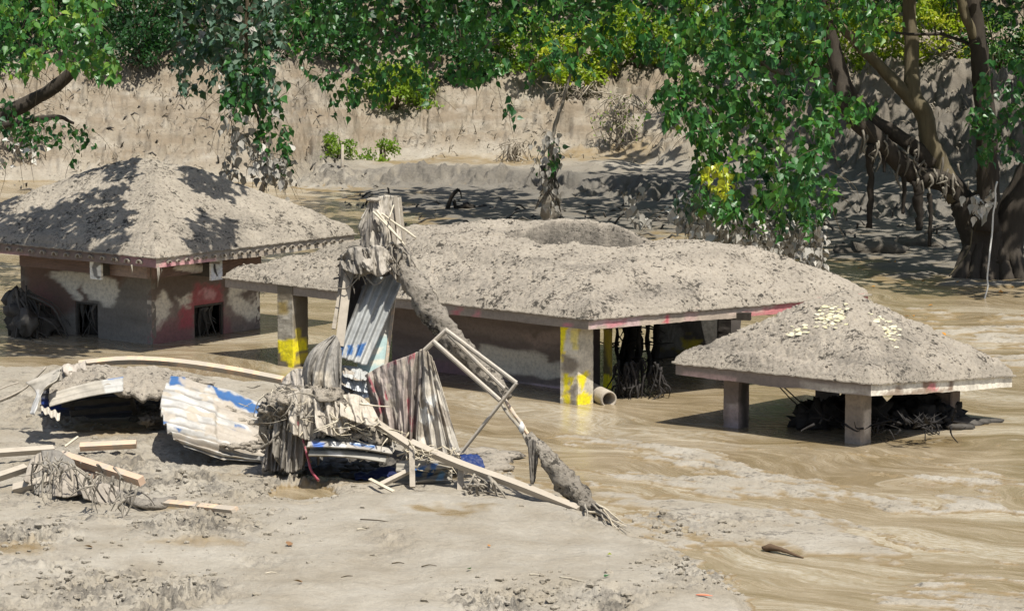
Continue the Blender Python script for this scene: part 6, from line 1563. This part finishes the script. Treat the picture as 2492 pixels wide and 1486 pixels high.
for i, (tp, bt, dt, db, col) in enumerate((([(672, 975), (700, 950), (735, 965)], [(662, 1100), (690, 1140), (712, 1120)], 45.0, 44.8, (.25, .225, .185)), ([(700, 960), (750, 945), (790, 965)], [(705, 1050), (750, 1070), (790, 1050)], 44.8, 44.6, (.33, .295, .24)), ([(690, 1010), (715, 1000), (740, 1015)], [(680, 1135), (705, 1150), (735, 1140)], 44.9, 44.7, (.20, .18, .15)),
        ([(760, 970), (800, 965), (835, 985)], [(770, 1040), (810, 1060), (850, 1045)], 44.7, 44.4, (.36, .32, .26)), ([(655, 1050), (680, 1040), (700, 1060)], [(640, 1140), (668, 1146), (690, 1140)], 45.1, 45.0, (.19, .17, .145)), ([(825, 960), (870, 960), (905, 985)], [(830, 1010), (880, 1030), (930, 1035)], 44.9, 44.4, (.37, .33, .265)))):
    rag(tp, bt, ([dt] * 3, [db] * 3), 120 + i, parent=rmass, pl=3, amp=.07, col=col, n=(50, 40))
# red strap hanging down
m = MB(); m.tube(curve_pts(smat([(722, 1020), (735, 1060), (748, 1110), (758, 1145), (775, 1168)], [44.75, 44.7, 44.6, 44.5, 44.4]), 26), np.linspace(.035, .055, 26), 6, .2, 3, flat=.4, tone=.6)
tag(m.build('strap', mat_tone('dirty_red_plastic', (.16, .03, .04), (.42, .10, .13), mud=.3)), 'dirty red strap hanging from the root mass to the mud', 'strap')
for (x0, y0, x1, y1, d) in ((712, 1060, 702, 1125, 44.7), (1132, 1150, 1128, 1100, 44.3), (1122, 1110, 1118, 1195, 44.0), (1000, 1080, 1004, 1180, 44.4)):
    pass
# mud topped corrugated slab
sl = thing('buried_sheet', 'corrugated sheet with blue edge sticking out under a slab of mud in the debris heap', 'metal sheet', tuple(float(a) for a in G(880, 1130, 0)))
sheet('corrugated_sheet', quad_fn(PD(770, 1050, 45.2), PD(960, 1068, 45.3), PD(955, 1102, 44.4), PD(745, 1085, 44.3), 4, .03, 't', bend=.04, seed=3), 60, 50, M['sheet'], sl, .01, (0.27, .25, .215), [([(850, 1060), (912, 1068), (912, 1092), (850, 1080)], BLUE, 2), ([(805, 1070), (840, 1082), (842, 1100), (808, 1094)], (.5, .49, .46), 4), ([(850, 1070), (915, 1078), (915, 1084), (850, 1076)], (.5, .55, .6), 1), ([(760, 1074), (790, 1078), (790, 1090), (764, 1086)], (.05, .12, .35), 3)], 91, 3)
sheet('corrugated_sheet', quad_fn(PD(760, 1085, 44.9), PD(965, 1085, 45.0), PD(935, 1122, 44.3), PD(750, 1105, 44.3), 3, .03, 't', bend=.03, seed=4), 60, 40, M['sheet'], sl, .01, (0.23, .215, .18), [([(790, 1092), (830, 1100), (840, 1112), (800, 1105)], (.46, .44, .40), 4)], 92, 4)
def slab(S, T):
    xs = 770 + 190 * S + 20 * T; a = PD(790 + 150 * S, 985 + 62 * S, 45.7 - 0 * S); b = PD(772 + 182 * S, 1050 + 22 * S, 44.6 + 0 * S)
    P = a * (1 - T)[..., None] + b * T[..., None]
    P[..., 2] += .16 * np.sin(math.pi * S) * np.sin(math.pi * np.clip(T * 1.1 + .1, 0, 1)) + .10 * fbm(S * 4, T * 4, 21, 4, .6) + .06 * (cells(S * 14, T * 12, 22) - .5)
    return P
S, T = np.meshgrid(np.linspace(0, 1, 120), np.linspace(0, 1, 90)); P = slab(S, T); B = P - (0, 0, .08); n = 120 * 90; f = grid_faces(120, 90)
ring = np.concatenate([np.arange(120), np.arange(1, 90) * 120 + 119, 89 * 120 + np.arange(118, -1, -1), np.arange(88, 0, -1) * 120]); r2 = np.roll(ring, -1)
add_np('mud_slab', np.concatenate([P.reshape(-1, 3), B.reshape(-1, 3)]), np.concatenate([f, f[:, ::-1] + n, np.stack([r2, ring, ring + n, r2 + n], 1)]), None, M['mud'], sl)
m = MB()
for i in range(45):
    px, py = rng.uniform(780, 1000), 0; py = np.interp(px, [780, 1000], [1000, 1075]) + rng.normal(0, 20); p = PD(px, py, 44.6 + rng.normal(0, .2))
    e = p + np.array([rng.normal(.1, .25), rng.normal(-.05, .08), rng.normal(-.14, .1)]); m.tube(wobble(curve_pts([p, (p + e) / 2 + rng.normal(0, .05, 3), e], 7), .02, i), np.linspace(.012, .004, 7) * rng.uniform(.7, 1.6), 4, .2, i, tone=rng.random())
m.build('straw', M['straw'], sl)['kind'] = 'stuff'
MB().lump(PD(826, 1010, 44.75), .10, 6, (.35, .3, 1.6), .5, 1, .9).build('plastic_scrap', M['rope'], sl)
# dark hollow below the slab: blackened boards
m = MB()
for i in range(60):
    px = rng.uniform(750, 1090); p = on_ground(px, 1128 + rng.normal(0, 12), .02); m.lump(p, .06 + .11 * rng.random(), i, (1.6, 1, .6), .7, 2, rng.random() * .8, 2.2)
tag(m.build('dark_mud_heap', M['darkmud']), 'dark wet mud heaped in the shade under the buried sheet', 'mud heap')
# rolled blue sheet, blue scrap, blue tarpaulin
def roll(S, T):
    c0, c1 = PD(965, 1150, 44.5), PD(1100, 1140, 44.3); th = T * 2 * math.pi * .8 + .3
    P = c0 * (1 - S)[..., None] + c1 * S[..., None]
    r_ = .19 + .02 * np.sin(T * 16 * math.pi + S * 9)
    return P + np.stack([0 * S, -np.cos(th) * r_, np.sin(th) * r_ * .8], -1)
o = sheet('corrugated_sheet', roll, 60, 60, M['sheet'], None, .01, (.26, .235, .19), [([(1005, 1140), (1040, 1132), (1030, 1155), (1005, 1160)], BLUE, 3), ([(1050, 1130), (1070, 1125), (1055, 1155), (1040, 1160)], BLUE, 3), ([(1075, 1145), (1090, 1140), (1080, 1165), (1062, 1165)], (.2, .34, .46), 3)], 95, 4, splash(85, .2, .35))
tag(o, 'rolled muddy corrugated sheet with blue stripes, lowest right in the debris heap', 'metal sheet')
o = sheet('tarpaulin', quad_fn(PD(1120, 1105, 44.2), PD(1160, 1103, 44.3), PD(1182, 1145, 44.1), PD(1118, 1135, 44.0), 0, bend=.06, bump=.025, seed=6), 30, 24, M['sheet'], None, .012, (.008, .022, .09), [], 96)
tag(o, 'navy blue tarpaulin scrap behind the long slanting plank', 'tarpaulin')
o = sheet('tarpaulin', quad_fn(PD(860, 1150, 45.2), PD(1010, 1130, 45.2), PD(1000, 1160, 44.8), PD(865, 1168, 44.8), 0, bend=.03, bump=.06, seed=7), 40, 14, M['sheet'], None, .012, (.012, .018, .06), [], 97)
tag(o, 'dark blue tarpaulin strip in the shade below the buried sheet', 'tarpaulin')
plank([(1000, 1078), (1120, 1130), (1260, 1180), (1410, 1240)], [44.3, 43.9, 43.3, 42.5], .10, .10, 'wood_grey', 'long plank slanting from the striped cloth down to the log foot', n=30, tone=.95)
plank([(905, 1022), (998, 1084)], [44.8, 44.3], .10, .08, 'wood_grey', 'short muddy plank ending at the hem of the striped cloth')
plank([(1112, 1100), (1190, 1200), (1215, 1245)], [44.5, 43.6, 43.1], .03, .03, 'wood_grey', 'thin batten behind the slanting plank, leaning towards the mud', cat='batten')
plank([(1122, 1125), (1120, 1196)], [44.05, 43.9], .09, .07, 'wood_grey', 'short muddy stake standing under the slanting plank', tone=.1, cat='stake')
plank([(1002, 1085), (1004, 1185)], [44.2, 43.9], .08, .06, 'wood_grey', 'muddy stake standing left of the rolled sheet', tone=.1, cat='stake')
plank([(925, 1180), (1005, 1140)], [43.9, 44.3], .07, .06, 'wood_grey', 'grey pole lying in the mud against the rolled sheet', tone=.3, cat='pole')
plank([(900, 1165), (958, 1195)], [44.0, 43.4], .05, .02, 'straw', 'curved pale bark strip on the wet mud below the heap', cat='bark strip')
m = MB()
for i in range(26):
    p = PD(rng.uniform(1125, 1200), rng.uniform(1150, 1205), 43.6 + rng.normal(0, .15)); p[2] = max(.04, p[2]); e = p + np.array([rng.normal(.15, .2), rng.normal(0, .15), -p[2] + .05]); m.tube(wobble(curve_pts([p, (p + e) / 2 + rng.normal(0, .05, 3), e], 7), .02, i), np.linspace(.03, .01, 7) * rng.uniform(.4, 1.2), 5, .4, i, tone=rng.random())
tag(m.build('twig_litter', M['root']), 'litter of muddy sticks at the right foot of the debris heap', 'litter', kind='stuff')
m = MB()
for i in range(50):
    p = PD(rng.uniform(985, 1110), rng.uniform(1080, 1130), 44.4 + rng.normal(0, .15)); e = p + np.array([rng.normal(0, .2), rng.normal(-.05, .05), -rng.uniform(0, .2)]); m.tube(wobble(curve_pts([p, (p + e) / 2 + rng.normal(0, .05, 3), e], 7), .02, i), np.linspace(.012, .004, 7), 4, .3, i, tone=rng.random())
tag(m.build('straw', M['straw']), 'loose straw and wires caught under the striped cloth', 'straw', kind='stuff')
# mud bank skirts under the wreck where it sinks in
m = MB()
for i in range(46):
    px = rng.uniform(1010, 1215); p = G(px, 1120 + rng.normal(0, 14), .03); m.lump(p, .08 + .12 * rng.random(), i, (1.6, 1, .45), .5, 1)
tag(m.build('mud_lumps', M['mud']), 'pale lumps of mud round the right foot of the debris heap', 'mud', kind='stuff')

# --- small things lying on the near mud
m = MB(); a_ = on_ground(1856, 1338); b_ = on_ground(1955, 1358)
m.tube(curve_pts([a_ + (0, 0, .04), (a_ * .6 + b_ * .4) + (0, 0, .06), b_ + (0, 0, .01)], 14), np.concatenate([[.03, .06, .075], np.linspace(.08, .012, 11)]), 7, .35, 5, flat=.6, tone=.3)
tag(m.build('driftwood', mat_tone('brown_driftwood', (.05, .032, .018), (.16, .10, .055), stretch=(.3, 1, 1))), 'brown pointed piece of driftwood on the wet mud at the lower right', 'driftwood')
for i, (px, py, L, a_, lab) in enumerate(((925, 1270, .55, -.25, 'thin dark twig lying on the smooth mud below the heap'), (845, 1403, .14, .2, 'short twig left of the small brown leaf stalk'), (968, 1371, .16, 0, 'tiny brown twig lying at mid mound'), (1045, 1378, .2, .05, 'short straight twig near the middle of the mound'), (1390, 1410, .3, -.4, 'pale forked straw near the bottom edge'), (1305, 1400, .16, -.3, 'reddish curled stalk near the bottom edge'), (660, 1395, .14, .1, 'thin stalk at the left of the mound'), (880, 1290, .12, 0, 'short dark twig above the curled leaf'))):
    p = on_ground(px, py) + (0, 0, .012); d_ = np.array([math.cos(a_), math.sin(a_) * 2, 0]) * L / 2
    m = MB(); m.tube(wobble(curve_pts([p - d_, p + (0, .02, .01), p + d_], 8), .015, i), np.linspace(.010, .004, 8), 5, .3, i, tone=.2 if i < 4 else .8)
    tag(m.build('twig', M['twig'] if i < 4 else M['straw']), lab, 'twig')
for i, (px, py, sc, mt, lab) in enumerate(((702, 1330, .13, 'leaf_brown', 'curled brown leaf on the smooth mud left of centre'), (735, 1420, .11, 'leaf_brown', 'small tan leaf near the bottom of the mound'), (1145, 1387, .07, 'leaf', 'tiny green leaf on the mound'), (1478, 1352, .08, 'leaf_yellow', 'small yellow green leaf on the mound near its right slope'), (1470, 1406, .08, 'leaf', 'tiny green leaf near the right end of the mound'), (1190, 1332, .06, 'leaf_orange', 'reddish speck of leaf on the mound'), (225, 1335, .11, 'leaf_brown', 'brown leaf in the crumbled mud at the left'))):
    p = on_ground(px, py); o = link_mesh('fallen_leaf', np_mesh('fallen_leaf', LV * (1, 1, 2.2), LQ, LT, M[mt], attrs={'tone': np.full(len(LV), .2)}), None, tuple(p + (0, 0, .02))); o.scale = (sc,) * 3; o.rotation_euler = (.3, .3, i * 1.3)
    tag(o, lab, 'leaf')
p = on_ground(1714, 1451); m = MB(); m.tube(curve_pts([p + (-.1, .02, .02), p + (0, 0, .025), p + (.1, -.02, .015)], 6), [.008, .018, .02, .02, .012, .004], 6, .1, tone=.6, flat=.5)
tag(m.build('wrapper', mat_tone('orange_wrapper', (.55, .12, .06), (.75, .25, .14))), 'tiny orange red wrapper on the crumbled mud at the lower right of the mound', 'wrapper')
# loose clods and crumbs on the near mud
rng = np.random.default_rng(123); m = MB(); made = 0
zones = [(60, 1325, 120, 40), (500, 1300, 170, 50), (300, 1455, 230, 40), (1330, 1470, 220, 30), (1680, 1400, 110, 55), (1650, 1268, 240, 28), (460, 1180, 260, 40), (140, 1020, 120, 70), (1180, 1120, 90, 40), (730, 1190, 110, 22), (430, 1340, 420, 80)]
wts = np.array([2, 3, 4, 3, 2.4, 1.5, 4, 1.5, 1.5, 1.5, 1.3]); wts /= wts.sum()
N = 2400; zi = rng.choice(len(zones), N, p=wts); Z = np.array(zones)[zi]
px = Z[:, 0] + Z[:, 2] * rng.normal(0, .6, N); py = Z[:, 1] + Z[:, 3] * rng.normal(0, .6, N)
Q = G(px, np.minimum(py, 1500), 0.15); zz = terrain(Q[:, 0], Q[:, 1])
for i in range(N):
    if zz[i] < .01: continue
    r_ = .010 + .045 * rng.random() ** 3.5
    m.lump((Q[i, 0], Q[i, 1], zz[i] + r_ * .2), r_, int(rng.integers(0, 9999)), (1.2, 1, .75), .5, 0, rng.random(), 2)
tag(m.build('mud_crumbs', M['ground'], smooth=False), 'crumbs of dried mud strewn over the near bank', 'mud crumbs', kind='stuff')
